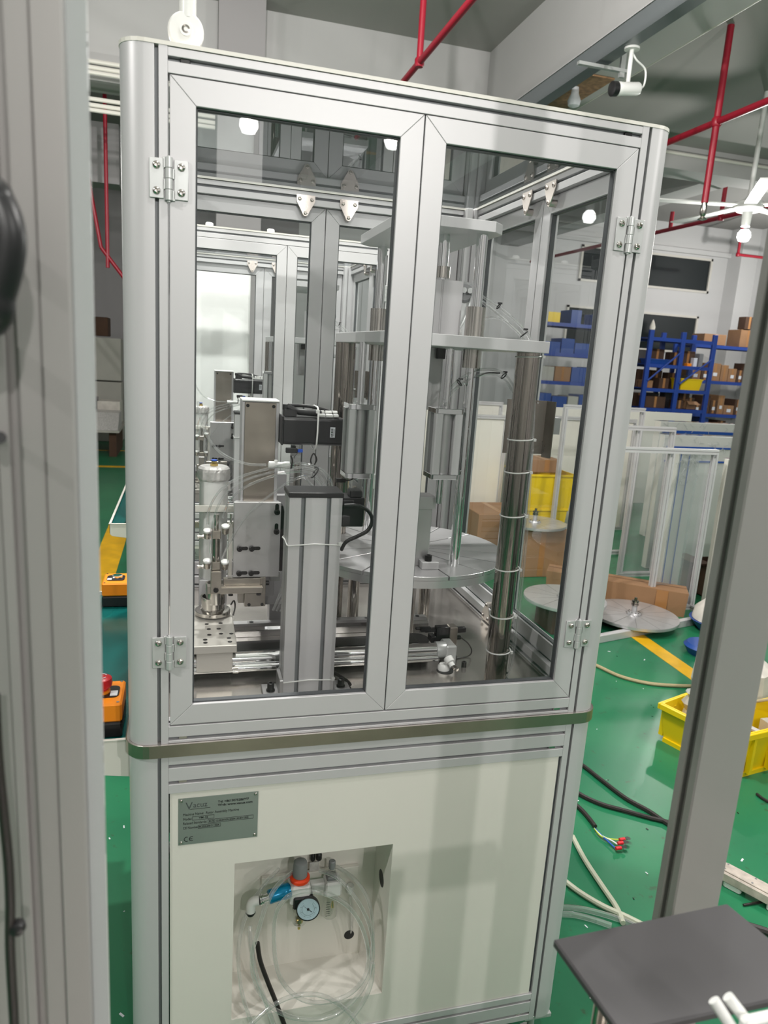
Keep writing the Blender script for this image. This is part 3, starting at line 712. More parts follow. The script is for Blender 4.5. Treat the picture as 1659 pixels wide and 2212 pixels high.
def fixture():
    cx, cy_ = .095, .452
    f = thing('bearing_fixture', 'stack of round steel rings and flange on the pale plate', 'fixture', (cx, cy_, .0545), None, 'round steel fixture on the slide of the rear machine')
    MB().lathe((cx, cy_, .0545), [(.036, 0), (.044, .004), (.044, .0125), (.040, .014), (0, .014)], seg=36).build('flange', 'steel', f)
    MB().lathe((cx, cy_, .0686), [(.030, 0), (.030, .004), (.0285, .005), (.0285, .022), (.0305, .023), (.0305, .034), (.026, .034), (.026, .01), (0, .01)], seg=36).build('cup', 'steel', f)
    MB().lathe((cx + .006, cy_ - .008, .0885), [(.0245, 0), (.0245, .052), (.020, .052), (.020, .048), (0, .048)], seg=32).build('upper_ring', 'steel', f)
    MB().tube([(cx + .045, cy_ - .005, .080), (cx + .052, cy_ - .01, .092), (cx + .055, cy_ - .012, .076), (cx + .05, cy_ - .02, .056)], .002, 6).build('wire', 'cable_dark', f)
fixture()

# ================================================================== vertical axis with servo motor
def axis_unit():
    TZ = -.0376
    a = thing('vertical_axis', 'vertical axis with steel cover, grey plate and black servo motor', 'axis', (.20, .50, TZ), None, 'vertical axis with black servo motor inside the rear machine')
    B(.158, .248, .452, .520, .10, .594).build('housing', 'alu_plate', a, .001)
    c = B(.1645, .2395, .4465, .4518, .30, .592).build('steel_cover', 'brown_steel', a, .0008); lab(c, 'brownish reflective steel cover strip')
    mb = MB()
    for x in (.171, .233): mb.lathe((x, .4464, .584), [(.0042, 0), (.0042, .001), (0, .001)], (0, -1, 0), 12)
    mb.build('cover_screws', 'bolt_black', c)
    B(.157, .2475, .445, .522, .5942, .5985).build('top_cap', 'white_plastic', a, .001)
    B(.250, .285, .553, .605, TZ, .40).build('back_column', 'alu', a, .001)
    B(.19, .285, .5205, .5525, .05, .35).build('back_plate', 'alu', a, .001)
    # front plate with slots
    p = B(.1395, .2530, .400, .412, .1665, .3565).build('slotted_plate', 'brushed', a, .0015)
    B(.1460, .2530, .4125, .4515, .168, .350).build('spacer', 'alu', a, .001)
    sl = MB(); bo = MB()
    def slot(x0, x1, z): sl.prism([(x, q) for x, q in rrect(x0, x1, z - .0045, z + .0045, .0044, 4)], 1, .3993, .3998)
    for z in (.241, .1785):
        slot(.150, .1755, z); slot(.180, .2055, z)
        for x in (.155, .184): bo.lathe((x, .3992, z), [(.0068, 0), (.0068, .006), (.0055, .007), (.003, .007), (.003, .003), (0, .003)], (0, -1, 0), 16)
    for z in (.333, .284):
        sl.prism([(x, q) for x, q in rrect(.2385, .2475, z - .006, z + .020, .0044, 4)], 1, .3993, .3998)
        bo.lathe((.243, .3992, z), [(.0072, 0), (.0072, .006), (.0055, .007), (.003, .007), (.003, .003), (0, .003)], (0, -1, 0), 16)
    sl.build('slots', 'bolt_black', p); bo.build('plate_bolts', 'bolt_black', p)
    mb = MB(); mb.prism([(.2535, .18), (.2535, .347), (.259, .347), (.268, .30), (.268, .27), (.262, .24), (.262, .18)], 1, .405, .450); mb.build('side_bracket', 'bolt_black', a, .001)
    # beige gripper arm and nose below the plate
    mb = MB(); mb.box(.118, .208, .395, .411, .143, .1655); mb.box(.110, .212, .380, .3945, .1315, .1475)
    mb.build('arm', 'beige_metal', a, .001)
    B(.170, .221, .400, .440, .090, .1655).build('nose', 'beige_metal', a, .001)
    B(.155, .1695, .412, .440, .096, .143).build('nose_rib', 'beige_metal', a, .001)
    mb = MB()
    for x, z in ((.181, .096), (.213, .096)): mb.lathe((x, .3995, z), [(.004, 0), (.004, .002), (0, .002)], (0, -1, 0), 12)
    for x in (.135, .203): mb.cyl((x, .387, .1255), (x, .387, .131), .006, seg=12)
    mb.cyl((.2215, .41, .148), (.230, .41, .148), .006, seg=12); mb.build('arm_bolts', 'bolt_black', a)
    B(.236, .262, .440, .448, .143, .165).build('sensor_tab', 'white_plastic', a, .001)
    # servo motor lying along x
    y0, y1, z0, z1 = .405, .480, .496, .5655
    m_ = B(.2490, .2530, y0, y1, z0, z1).build('motor_flange', 'black_plastic', a, .001)
    MB().prism([(y, z) for y, z in rrect(y0 + .002, y1 - .002, z0 + .001, z1 - .001, .008, 3)], 0, .2532, .4).build('motor_body', 'black_plastic', a, .001)
    mb = MB(); mb.box(.256, .285, y0 + .01, y0 + .05, z1, z1 + .016); mb.cyl((.262, y0 + .03, z1 + .014), (.262, y0 + .03, z1 + .026), .009, seg=14); mb.tube([(.262, y0 + .02, z1 + .022), (.285, y0 + .02, z1 + .012), (.31, y0 + .015, z1 + .010), (.345, y0 + .02, z1 + .008)], .008, 10)
    mb.tube([(.270, y0 + .03, z1 + .024), (.30, y0 + .035, z1 + .024), (.33, y0 + .03, z1 + .022), (.36, y0 + .03, z1 + .015), (.39, y0 + .03, z1 + .004)], .004, 8); mb.build('motor_plug', 'black_rubber', a)
    for k in range(2):
        for i in range(3):
            x = .337 + i * .019; B(x, x + (.017 if i < 2 else .012), y0 + .004 + k * .016, y0 + .016 + k * .016, z1 + .002 + k * .007, z1 + .0085 + k * .007).build('connector', 'white_plastic', a, .001)
    mb = MB(); x = .333
    mb.tube([(x, y0 - .002, z0 - .002), (x + .002, y0 - .002, z1 + .012), (x + .001, y0 + .03, z1 + .024), (x, y1 + .002, z1 + .012), (x, y1 + .002, z0 - .002)], .0022, 8, closed=True); mb.box(x - .003, x + .005, y0 - .004, y0 + .004, z1 + .010, z1 + .018)
    mb.build('cable_tie', 'white_plastic', a)
    lb = B(.367, .379, y0 + .0010, y0 + .002, .518, .543).build('barcode_label', 'label_white', a)
    mb = MB()
    for i in range(7): mb.box(.3690, .3735, y0 + .0004, y0 + .001, .5205 + i * .003, .5205 + i * .003 + (.0018 if i % 2 else .001))
    mb.box(.3755, .3765, y0 + .0004, y0 + .001, .522, .539); mb.build('printing', 'ink', lb)
    mb = MB(); mb.box(.262, .290, .412, .426, .476, .488); mb.build('sensor', 'black_plastic', a, .001)
    B(.2905, .303, .414, .424, .478, .486).build('sensor_tip', 'wire_blue', a, .001)
axis_unit()

def gripper():
    g = thing('air_gripper', 'small steel air cylinder with push-in fittings above the round fixture', 'gripper', (.10, .41, .1305), None, 'small air cylinder with fittings inside the rear machine')
    x, y = .0995, .405
    MB().cyl((x, y, .200), (x, y, .2825), .0092, seg=20).build('barrel', 'dark_steel', g)
    for z in (.197, .275): MB().prism(rrect(x - .011, x + .011, y - .012, y + .012, .003), 2, z - .008, z + .012).build('cylinder_head', 'beige_metal', g, .001)
    MB().cyl((x, y, .2875), (x, y, .318), .0055, seg=14).build('rod', 'steel', g)
    MB().cyl((x, y, .318), (x, y, .325), .0065, .0065, 12).build('rod_nut', 'steel', g)
    B(x - .0125, x + .0125, .380, .403, .1335, .1885).build('yoke', 'beige_metal', g, .0012)
    MB().lathe((x, .3798, .143), [(.0062, 0), (.0062, .004), (.003, .004), (.003, .002), (0, .002)], (0, -1, 0), 14).build('pin', 'bolt_black', g)
    B(x - .020, x + .022, .386, .403, .1305, .150).build('cross_bar', 'beige_metal', g, .001)
    for dx, z in ((-.021, .281), (-.021, .206), (.021, .292), (.021, .203)):
        f = MB(); fx = x + dx
        f.lathe((fx, y - .006, z - .012), [(.0078, 0), (.0078, .006), (.009, .009), (.009, .016), (.0085, .018)], (0, -.35, 1), 18); f.build('push_fitting', 'beige_metal', g)
        MB().lathe((fx, y - .0125, z + .005), [(.0098, 0), (.0098, .004), (.006, .0055), (.004, .0055)], (0, -.35, 1), 18).build('release_ring', 'white_plastic', g)
        if dx < 0:
            MB().lathe((fx - .008, y - .004, z - .010), [(.005, 0), (.005, .004), (.003, .004), (.003, .010), (.0045, .010), (.0045, .015), (0, .015)], (-1, 0, 0), 12).build('throttle_screw', 'steel', g)
    B(.128, .1380, .402, .412, .168, .303).build('mount_plate', 'ivory_metal', g, .001)
    MB().cyl((.1335, .398, .303), (.1335, .398, .328), .003, seg=10).build('guide_pin', 'steel', g)
gripper()

def canister():
    c = thing('oil_canister', 'white cylindrical canister with foil-wrapped lid and brass fitting', 'canister', (.098, .56, -.0376), None, 'white canister with wrapped lid inside the rear machine')
    x, y = .098, .56
    MB().lathe((x, y, .12), [(.034, 0), (.036, .004), (.036, .292), (.034, .294)], seg=36).build('body', 'white_plastic', c)
    n_ = 40; rings = []
    for k, (z, r_) in enumerate(((.382, .039), (.386, .0405), (.405, .041), (.412, .040), (.417, .034))):
        rings.append([(x + (r_ + .0008 * math.sin(i * 5.3 + k * 2)) * math.cos(2 * math.pi * i / n_), y + (r_ + .0008 * math.cos(i * 3.7 + k)) * math.sin(2 * math.pi * i / n_), z) for i in range(n_)])
    MB().loft(rings).build('wrapped_lid', 'skin_foil', c)
    MB().lathe((x, y, .4172), [(.010, 0), (.010, .006), (.007, .008), (.007, .013), (0, .013)], seg=6).build('fitting', 'brass', c)
    MB().lathe((x, y, .4303), [(.008, 0), (.008, .003), (0, .003)], seg=18).build('fitting_ring', 'wire_blue', c)
    B(x - .055, x + .060, y - .045, y - .038, .305, .322).build('bracket', 'white_paint', c, .001)
    B(x - .035, x + .035, y - .035, y + .035, -.0376, .1199).build('stand', 'alu', c, .001)
canister()

def column():
    TZ = -.0376
    c = thing('extrusion_column', 'thick grey extrusion column with black cap and side motor', 'column', (.296, .20, TZ), None, 'thick extrusion column with black cap inside the rear machine')
    P = slotted(.2385, .3530, .160, .235, fs=(.2685, .3235), bs=(.2685, .3235), ls=(.1975,), rs=(.1975,), w_=.009, dp=.009)
    MB().prism(P, 2, TZ, .4185).build('extrusion', 'alu', c, .0008)
    mb = MB()
    for x in (.2685, .3235): mb.box(x - .0045, x + .0045, .1682, .1695, TZ, .4185)
    mb.build('slot_strip', 'slot', c)
    B(.2365, .3550, .158, .237, .4187, .4300).build('end_cap', 'black_plastic', c, .0015)
    for z in (.3135, -.0025):
        o_ = .0018; L = [(.2385 - o_, .160 - o_), (.353 + o_, .160 - o_), (.353 + o_, .235 + o_), (.2385 - o_, .235 + o_)]; pts = []
        for i in range(4):
            a, b_ = Vector(L[i]), Vector(L[(i + 1) % 4])
            for t in (0.02, .5, .98): q = a.lerp(b_, t); pts.append((q.x, q.y, z + .004 * math.sin(i * 2 + t * 3)))
        mb = MB().tube(pts, .0017, 6, 1, closed=True); mb.box(.3475, .3545, .1555, .1600, z, z + .007); mb.build('cable_tie', 'white_plastic', c)
    # foot bracket left and bolts
    mb = MB(); mb.box(.196, .238, .150, .215, TZ, TZ + .008); mb.box(.230, .238, .150, .215, TZ, TZ + .045); mb.build('foot_bracket', 'brushed', c, .001)
    mb = MB(); mb.box(.3535, .395, .150, .215, TZ, TZ + .008); mb.build('foot_bracket', 'brushed', c, .001)
    for x in (.214, .375): MB().lathe((x, .180, TZ + .008), [(.010, 0), (.010, .003), (.0078, .003), (.0078, .018), (.0065, .019), (.004, .019), (.004, .010), (0, .010)], seg=18).build('bolt', 'bolt_black', c)
    # side motor
    mb = MB(); mb.prism(rrect(.3555, .405, .172, .230, .004, 3), 2, .352, .4165); mb.build('motor_body', 'black_plastic', c, .001)
    mb = MB(); mb.box(.372, .399, .175, .205, .4167, .432); mb.box(.3555, .380, .168, .1715, .398, .412); mb.build('motor_plug', 'black_plastic', c, .002)
    MB().tube([(.357, .160, .402), (.385, .152, .404), (.408, .150, .393), (.418, .150, .372), (.410, .150, .350), (.390, .154, .336), (.366, .160, .322), (.358, .172, .300)], .0042, 10).build('motor_cable', 'black_rubber', c)
    MB().tube([(.352, .245, -.020), (.372, .235, -.022), (.395, .205, -.030), (.40, .19, -.033)], .0042, 8).build('lower_cable', 'cable_dark', c)
column()
def valve():
    v = thing('valve_fittings', 'grey round valve with gland fittings on the middle plate', 'valve', (.70, .50, .7727), None, 'grey round valve on the middle plate of the rear machine')
    MB().lathe((0.7193,0.5000,0.8928), [(.020, -.015), (.026, -.010), (.026, .012), (.020, .018), (0, .018)], (-.3, -1, 0), 26).build('body', 'knob_grey', v)
    q = Vector((0.7193,0.5000,0.8928)); B(q.x - .012, q.x + .012, .492, .516, .7727, q.z - .015).build('stem', 'hinge', v, .001)
    for d_ in ((-.012, -.03), (.004, -.02), (.012, -.02)): MB().lathe((q.x + d_[0], .478, q.z + .004), [(.007, 0), (.007, .012), (.004, .012)], (-.1, -1, -.1), 14).build('gland', 'hinge', v)
    MB().tube([(q.x - .022, .485, q.z), (q.x - .035, .48, q.z - .04), (q.x - .030, .48, q.z - .085), (q.x - .012, .478, q.z - .088), (q.x + .005, .478, q.z - .05), (q.x + .012, .478, q.z - .01)], .003, 8).build('loop_wire', 'hinge', v)
    p_ = Vector((0.6735,0.4000,0.7974)); MB().lathe((p_.x, .41, .786), [(.012, 0), (.012, .010), (.006, .012), (.006, .016), (0, .016)], (-.2, -1, 0), 20).build('gland', 'white_plastic', v)
valve()
def guard():
    g = thing('switch_guard', 'bent reflective steel plate behind the polished pillar', 'plate', (.82, .26, .50), None, 'bent steel plate behind the pillar of the rear machine')
    B(.760, .862, .2605, .2630, .512, .640).build('plate', 'brown_steel', g)
    mb = MB(); mb.prism([(.862, .2605), (.872, .235), (.8745, .2355), (.8645, .263)], 2, .505, .640); mb.build('flange', 'brown_steel', g)
    B(.850, .9075, .266, .284, .56, .60).build('bracket', 'alu', g)
    mb = MB()
    for z in (.635, .520): mb.lathe((.838, .2604, z), [(.003, 0), (.003, .0015), (0, .0015)], (0, -1, 0), 10)
    mb.build('rivets', 'steel', g)
guard()

# ------------------------------------------------------------------ clear air tubes inside
def tube_thing(name, pts, r_, m_, label, cat, l2=None, group=None, seg=8, ties=()):
    mb = MB().tube(pts, r_, seg); o = mb.build(name, m_); tag(o, label, cat, group, l2)
    return o
conn = thing('tube_connector', 'white inline tube connector in front of the steel cover', 'connector', (0.2382,0.3400,0.4599), None, 'white inline tube connector inside the rear machine')
a, b_ = Vector((0.2115,0.3400,0.4582)), Vector((0.2630,0.3400,0.4583))
MB().lathe(a, [(.004, 0), (.0085, .002), (.0085, .014), (.0072, .016), (.0072, (b_ - a).length - .016), (.0085, (b_ - a).length - .014), (.0085, (b_ - a).length - .002), (.004, (b_ - a).length)], b_ - a, 20).build('body', 'white_plastic', conn)
MB().cyl((a.x + .018, .34, a.z + .004), (a.x + .018, .34, a.z + .0115), .004, seg=12).build('nub', 'white_plastic', conn)
IN = 'clear air tubes inside the machine'
specs = [
 ([(0.0547,0.4,0.5912),(0.0589,0.39,0.5584),(0.0774,0.37,0.5136),(0.1085,0.36,0.4785),(0.1598,0.34,0.4603),(0.2073,0.34,0.4581)], .0030, 'clear tube curving from the upper left to the white connector'),
 ([(0.079,0.385,0.3049),(0.0813,0.37,0.3454),(0.1036,0.34,0.3958),(0.1499,0.34,0.4289),(0.2128,0.34,0.4496),(0.2709,0.3,0.4703),(0.3212,0.28,0.4619),(0.3461,0.28,0.4323),(0.3524,0.27,0.3965)], .0030, 'outermost clear tube of the arch over the air gripper'),
 ([(0.0862,0.385,0.2341),(0.0878,0.36,0.3032),(0.1071,0.34,0.3741),(0.1502,0.34,0.4159),(0.2131,0.34,0.4387),(0.2713,0.3,0.4597),(0.3161,0.28,0.4554),(0.3399,0.28,0.4279),(0.3462,0.27,0.391)], .0030, 'second clear tube of the arch, ending low at the left fitting'),
 ([(0.1141,0.385,0.3219),(0.127,0.36,0.3678),(0.1609,0.34,0.4052),(0.224,0.34,0.4324),(0.2769,0.3,0.4512),(0.3112,0.28,0.4468),(0.3337,0.28,0.4213),(0.3399,0.27,0.3866)], .0030, 'third clear tube of the arch, ending at the right upper fitting'),
 ([(0.1134,0.385,0.2199),(0.1298,0.36,0.2693),(0.1677,0.34,0.3393),(0.2252,0.34,0.3917),(0.27,0.32,0.428),(0.302,0.3,0.4387),(0.3246,0.29,0.4236),(0.335,0.28,0.3943)], .0030, 'lowest clear tube crossing in front of the slotted plate'),
 ([(0.2652,0.33,0.4491),(0.3025,0.31,0.4651),(0.3359,0.3,0.4523),(0.3525,0.29,0.4306),(0.3564,0.28,0.3999)], .0028, 'short clear tube leaving the white connector'),
 ([(0.2887,0.34,0.4401),(0.3122,0.33,0.4158),(0.3311,0.32,0.3959),(0.3412,0.31,0.3781)], .0028, 'clear tube dropping straight behind the black column cap'),
 ([(0.2637,0.3,0.2226),(0.2523,0.31,0.1773),(0.2437,0.32,0.1416),(0.2327,0.33,0.1054)], .0030, 'left clear tube of the cut bundle beside the column'),
 ([(0.2698,0.3,0.2054),(0.2593,0.31,0.1656),(0.2517,0.32,0.1343),(0.2416,0.33,0.1039)], .0030, 'middle clear tube of the cut bundle beside the column'),
 ([(0.2747,0.3,0.1916),(0.2663,0.31,0.1561),(0.2596,0.32,0.1294),(0.2506,0.33,0.1024)], .0030, 'right clear tube of the cut bundle beside the column'),
 ([(0.6885,0.3,0.8698),(0.7203,0.28,0.8486),(0.7501,0.25,0.821),(0.7715,0.22,0.7912),(0.7787,0.2,0.7631),(0.7857,0.19,0.7106)], .0034, 'clear tube from the valve to the pillar, upper strand'),
 ([(0.6897,0.3,0.8575),(0.7183,0.28,0.834),(0.7448,0.25,0.8062),(0.7638,0.22,0.7784),(0.7768,0.2,0.7406),(0.7847,0.19,0.6797)], .0034, 'clear tube from the valve to the pillar, lower strand'),
 ([(0.6913,0.3,0.8181),(0.7171,0.28,0.8235),(0.7443,0.26,0.8105),(0.761,0.22,0.7823)], .0024, 'thin tube bowed above the middle plate'),
 ([(0.5864,0.24,0.619),(0.6068,0.26,0.6478),(0.6314,0.26,0.6764),(0.6692,0.26,0.6995),(0.7113,0.26,0.706),(0.745,0.26,0.6973),(0.7716,0.26,0.6697)], .0032, 'clear tube arching from the silver cylinder to the pillar'),
 ([(0.5975,0.24,0.6195),(0.616,0.26,0.6462),(0.6413,0.26,0.6685),(0.676,0.26,0.6893),(0.7159,0.26,0.6957),(0.7489,0.26,0.6825),(0.7708,0.26,0.6557)], .0032, 'second arching clear tube under the first one at the pillar'),
 ([(0.6741,0.26,0.685),(0.6983,0.26,0.6968),(0.7331,0.26,0.6987)], .0016, 'thin dark wire under the arching clear tubes'),
 ([(0.7583,0.155,0.7651),(0.7745,0.155,0.6096),(0.7815,0.155,0.4517),(0.7888,0.155,0.2866),(0.789,0.155,0.1376),(0.7841,0.155,0.0073),(0.7701,0.155,-0.033)], .0030, 'clear tube tied down the right side of the pillar'),
 ([(0.7631,0.15,0.7506),(0.7753,0.15,0.6101),(0.7847,0.15,0.4527),(0.791,0.15,0.288),(0.7912,0.15,0.1394),(0.7875,0.15,0.0214),(0.7759,0.15,-0.0286)], .0030, 'outer clear tube tied down the right side of the pillar'),
]
for pts, r_, l in specs: tube_thing('air_tube' if 'wire' not in l else 'thin_wire', pts, r_, 'tube_clear' if 'wire' not in l else 'cable_dark', l, 'tube' if 'wire' not in l else 'wire', l + ', in the rear machine')
def tie(c, ax, r_, l):
    mb = MB(); c = Vector(c); ax = Vector(ax).normalized(); a = ax.orthogonal().normalized(); b_ = ax.cross(a)
    mb.tube([c + (a * math.cos(t * .5236) + b_ * math.sin(t * .5236)) * r_ for t in range(12)], .0014, 6, 2, closed=True)
    q = c + Vector((0, 0, r_)); mb.box(q.x - .002, q.x + .008, q.y - .002, q.y + .002, q.z - .001, q.z + .003)
    tag(mb.build('cable_tie', 'black_rubber'), l, 'cable tie', None, l + ' in the rear machine')
tie((0.3119,0.2850,0.4502), (1, 0, -.7), .013, 'black cable tie round the tube arch over the column')
tie((0.7649,0.2200,0.7887), (1, -.5, -1.2), .010, 'black cable tie at the edge of the middle plate')
tie((0.7431,0.2600,0.6929), (1, 0, -.8), .008, 'black cable tie on the arching tubes near the pillar')
tie((0.6342,0.2600,0.6713), (1, 0, .8), .008, 'black cable tie on the arching tubes near the cylinder')
tie((0.7182,0.2700,0.8480), (1, 0, -.6), .006, 'black clip on the upper tube beside the guide post')
tie((0.7728,0.1550,-0.0235), (.2, 0, 1), .014, 'black cable tie at the foot of the pillar')
mb = MB(); q = Vector((0.2576,0.3000,0.4870)); mb.tube([q, q + Vector((.004, 0, -.012)), q + Vector((.002, 0, -.030))], .002, 6); mb.tube([(q.x + .052, .30, q.z + .006), (q.x + .060, .30, q.z - .008), (q.x + .052, .30, q.z - .022), (q.x + .046, .30, q.z - .010)], .0016, 6, closed=True)
tag(mb.build('sensor_wire', 'cable_dark'), 'thin black looped wire under the servo motor', 'wire', None, 'thin black looped wire in the rear machine')
mb = MB(); q = Vector((0.3709,0.2700,0.4367)); mb.box(q.x - .012, q.x + .010, .266, .274, q.z - .004, q.z + .005); mb.tube([(q.x + .01, .27, q.z), (q.x + .024, .265, q.z + .004), (q.x + .036, .262, q.z + .014)], .0016, 6)
tag(mb.build('inline_plug', 'cable_dark'), 'small black inline plug below the left silver cylinder', 'plug', None, 'small black inline plug in the rear machine')
# clip bracket of the pillar wire: black clamp on the dark tubes bundle foot

# ================================================================== the second machine, 1.83 m behind
DY = 1.83
cmap = childmap(); bpy.context.view_layer.update()
for o, l2 in list(MACH):
    c = copy_tree(o, cmap); c.location.y += DY; c['label'] = l2
    if 'group' in c: del c['group']
wc = thing('white_cabinet', 'tall glossy white cabinet behind the rear machine', 'cabinet', (.0, 3.4, FL))
B(-.12, .385, 3.10, 3.70, FL + .06, 1.16).build('body', 'white_gloss', wc, .004); B(-.10, .36, 3.12, 3.68, FL, FL + .06).build('plinth', 'black_plastic', wc)
B(-.11, .378, 3.092, 3.0995, FL + .07, 1.14).build('front_door', 'white_gloss', wc, .003)

# ================================================================== air preparation unit in the recess
f = thing('air_preparation_unit', 'air regulator unit with grey knob, orange ring, gauge and clear bowls', 'regulator', (.30, .10, -.55))
def RP(u, v_, y=.07):  # placed positions measured in the recess
    return None
k = (0.2787,0.0650,-0.4257); kt = (0.2769,0.0650,-0.3790)
MB().lathe(k, [(.0165, 0), (.0165, .012), (.0158, .026), (.0145, .034), (.010, .037), (0, .037)], seg=26).build('regulator_knob', 'knob_grey', f)
MB().lathe((k[0], k[1], k[2] - .016), [(.0165, 0), (.0225, .006), (.0225, .012), (.018, .0155)], seg=28).build('lock_ring', 'ring_orange', f)
B(k[0] - .023, k[0] + .023, .045, .095, k[2] - .062, k[2] - .0165).build('regulator_body', 'white_plastic', f, .004)
g = (0.2963,0.0400,-0.4919)
B(k[0] - .016, k[0] + .029, .040, .10, g[2] - .004, g[2] + .026).build('gauge_block', 'black_plastic', f, .003)
ga = (-.10, -.93, .20)
gg = MB().lathe((g[0], g[1] + .006, g[2] - .002), [(.0255, 0), (.0265, .010), (.0265, .013), (.0245, .0135), (.0245, .0115), (0, .0115)], ga, 36).build('gauge_case', 'black_plastic', f)
ax = Vector(ga).normalized(); gc = Vector((g[0], g[1] + .006, g[2] - .002)) + ax * .012; gu = Vector((1, 0, 0)); gu = (gu - ax * gu.dot(ax)).normalized(); gv = gu.cross(ax) * 1.0
MB().lathe(gc, [(.0243, 0), (.0243, .0004), (0, .0004)], ax, 36).build('gauge_face', 'gauge_blue', gg)
mb = MB()
def gp(a, r_, h=.0008): return gc + ax * h + (gu * math.cos(a) + gv * math.sin(a)) * r_
for i in range(28):
    a = math.radians(-50 + i * 10.4); r0 = .0175 if i % 4 else .0155
    p, q = gp(a, r0), gp(a, .0185); d_ = (gu * -math.sin(a) + gv * math.cos(a)) * .0003; mb.face([mb.v(p - d_), mb.v(q - d_), mb.v(q + d_), mb.v(p + d_)])
L = [(gp(math.radians(-50 + i * 10), .0140), gp(math.radians(-50 + i * 10), .0136)) for i in range(29)]
for (p, q), (p2, q2) in zip(L, L[1:]): mb.face([mb.v(p), mb.v(p2), mb.v(q2), mb.v(q)])
for s_, x, z in (('MPa', -.0045, -.0075), ('0.2', -.0125, .0), ('0.6', .003, .0065)):
    pass
mb.build('gauge_scale', 'ink', gg, smooth=False)
mb = MB(); a = math.radians(38); p, q = gp(a + math.pi, .0170, .0012), gp(a, .0095, .0012); d_ = (gu * -math.sin(a) + gv * math.cos(a)) * .0007
mb.face([mb.v(p), mb.v(q - d_), mb.v(q + d_)]); mb.face([mb.v(q - d_ * 1.6), mb.v(gp(a, .011, .0012)), mb.v(q + d_ * 1.6)]); mb.lathe(gp(0, 0, .0008), [(.0028, 0), (.0028, .001), (0, .0012)], ax, 16); mb.build('gauge_needle', 'ink', gg, smooth=False)
bz = g[2] - .026
MB().lathe((k[0] + .004, .070, bz - .044), [(.004, 0), (.014, .006), (.0175, .012), (.0175, .044)], seg=28).build('filter_bowl', 'bowl_clear', f)
MB().lathe((k[0] + .004, .070, bz - .038), [(.006, 0), (.0085, .003), (.0085, .011), (.006, .013), (0, .013)], seg=18).build('filter_element', 'brass', f)
MB().lathe((k[0] + .004, .070, bz - .056), [(.0025, 0), (.0035, .003), (.0035, .011), (0, .0115)], seg=12).build('drain', 'brass', f)
l_ = (0.3559,0.0850,-0.4571)
MB().lathe((l_[0], l_[1], l_[2] + .022), [(.0072, 0), (.0078, .004), (.0078, .018), (.006, .020), (0, .020)], seg=20).build('oil_cap', 'knob_grey', f)
MB().lathe((l_[0], l_[1], l_[2] + .006), [(.009, 0), (.009, .012), (.0065, .016)], seg=22).build('sight_dome', 'bowl_clear', f)
B(l_[0] - .012, l_[0] + .012, .073, .097, l_[2] - .004, l_[2] + .006).build('dome_base', 'knob_grey', f, .002)
B(l_[0] - .016, l_[0] + .022, .066, .104, l_[2] - .042, l_[2] - .0045).build('lubricator_body', 'white_plastic', f, .004)
MB().lathe((l_[0], l_[1], l_[2] - .112), [(.004, 0), (.013, .005), (.0175, .012), (.0175, .069)], seg=28).build('lubricator_bowl', 'bowl_clear', f)
mb = MB()
for i in range(7): mb.box(l_[0] - .013 + .001 * i * 0, l_[0] - .004, .0665, .0669, l_[2] - .090 + i * .006, l_[2] - .089 + i * .006)
for i in range(8): mb.box(k[0] - .010, k[0] + .001, .0515, .0519, bz - .028 + i * .0035, bz - .0272 + i * .0035)
mb.build('bowl_scale', 'ink_soft', f)
MB().lathe((l_[0] + .006, l_[1], l_[2] - .085), [(.003, 0), (.004, .002), (.002, .016), (0, .017)], seg=12).build('oil_nozzle', 'brass', f)
B(k[0] + .020, l_[0] - .012, .080, .100, l_[2] - .034, l_[2] - .012).build('joint_bracket', 'white_plastic', f, .003)
# shut-off valve in blue with steel nipple and elbow
va = Vector((0.2563,0.0600,-0.4566)); vb = Vector((0.2080,0.0500,-0.4596)); vd = (vb - va)
MB().lathe(va, [(.0150, 0), (.0165, .003), (.0165, .016), (.0150, .018), (.0150, vd.length - .002), (.013, vd.length), (0, vd.length)], vd, 24).build('slide_valve', 'valve_blue', f)
MB().lathe(vb, [(.0085, 0), (.0085, .013), (.0115, .013), (.0115, .016), (.0085, .017), (.0115, .018), (.0115, .021)], vd, 22).build('nipple', 'chrome', f)
ea = vb + vd.normalized() * .021; eb = Vector((0.1706,0.0480,-0.4637))
MB().tube([ea, ea.lerp(eb, .6), (eb.x, eb.y, eb.z - .006), (eb.x - .001, eb.y, eb.z - .024)], .0105, 16, 5).build('elbow', 'white_plastic', f)
MB().lathe((eb.x - .001, eb.y, eb.z - .0245), [(.0108, 0), (.0108, -.003), (.0080, -.0032), (.0080, -.008)], seg=20).build('seal_ring', 'black_plastic', f)
mb = MB()
q = (0.3230,0.1100,-0.4463)
mb.box(q[0] - .012, q[0] - .002, .108, .126, q[2] + .012, q[2] + .032); mb.box(q[0] + .001, q[0] + .014, .108, .126, q[2] + .012, q[2] + .032); mb.build('gland_plugs', 'black_rubber', f, .004)
B(q[0] - .014, q[0] + .008, .112, .1145, q[2] - .012, q[2] + .010).build('foil_tag', 'skin_foil', f)
q = (0.4113,0.1150,-0.5306); MB().lathe((q[0], .118, q[2] - .006), [(.008, 0), (.0088, .002), (.0088, .020), (0, .020)], seg=18).build('plug', 'white_plastic', f)
B(.20, .43, .118, .129, l_[2] - .036, l_[2] - .010).build('mounting_rail', 'white_paint', f, .001)

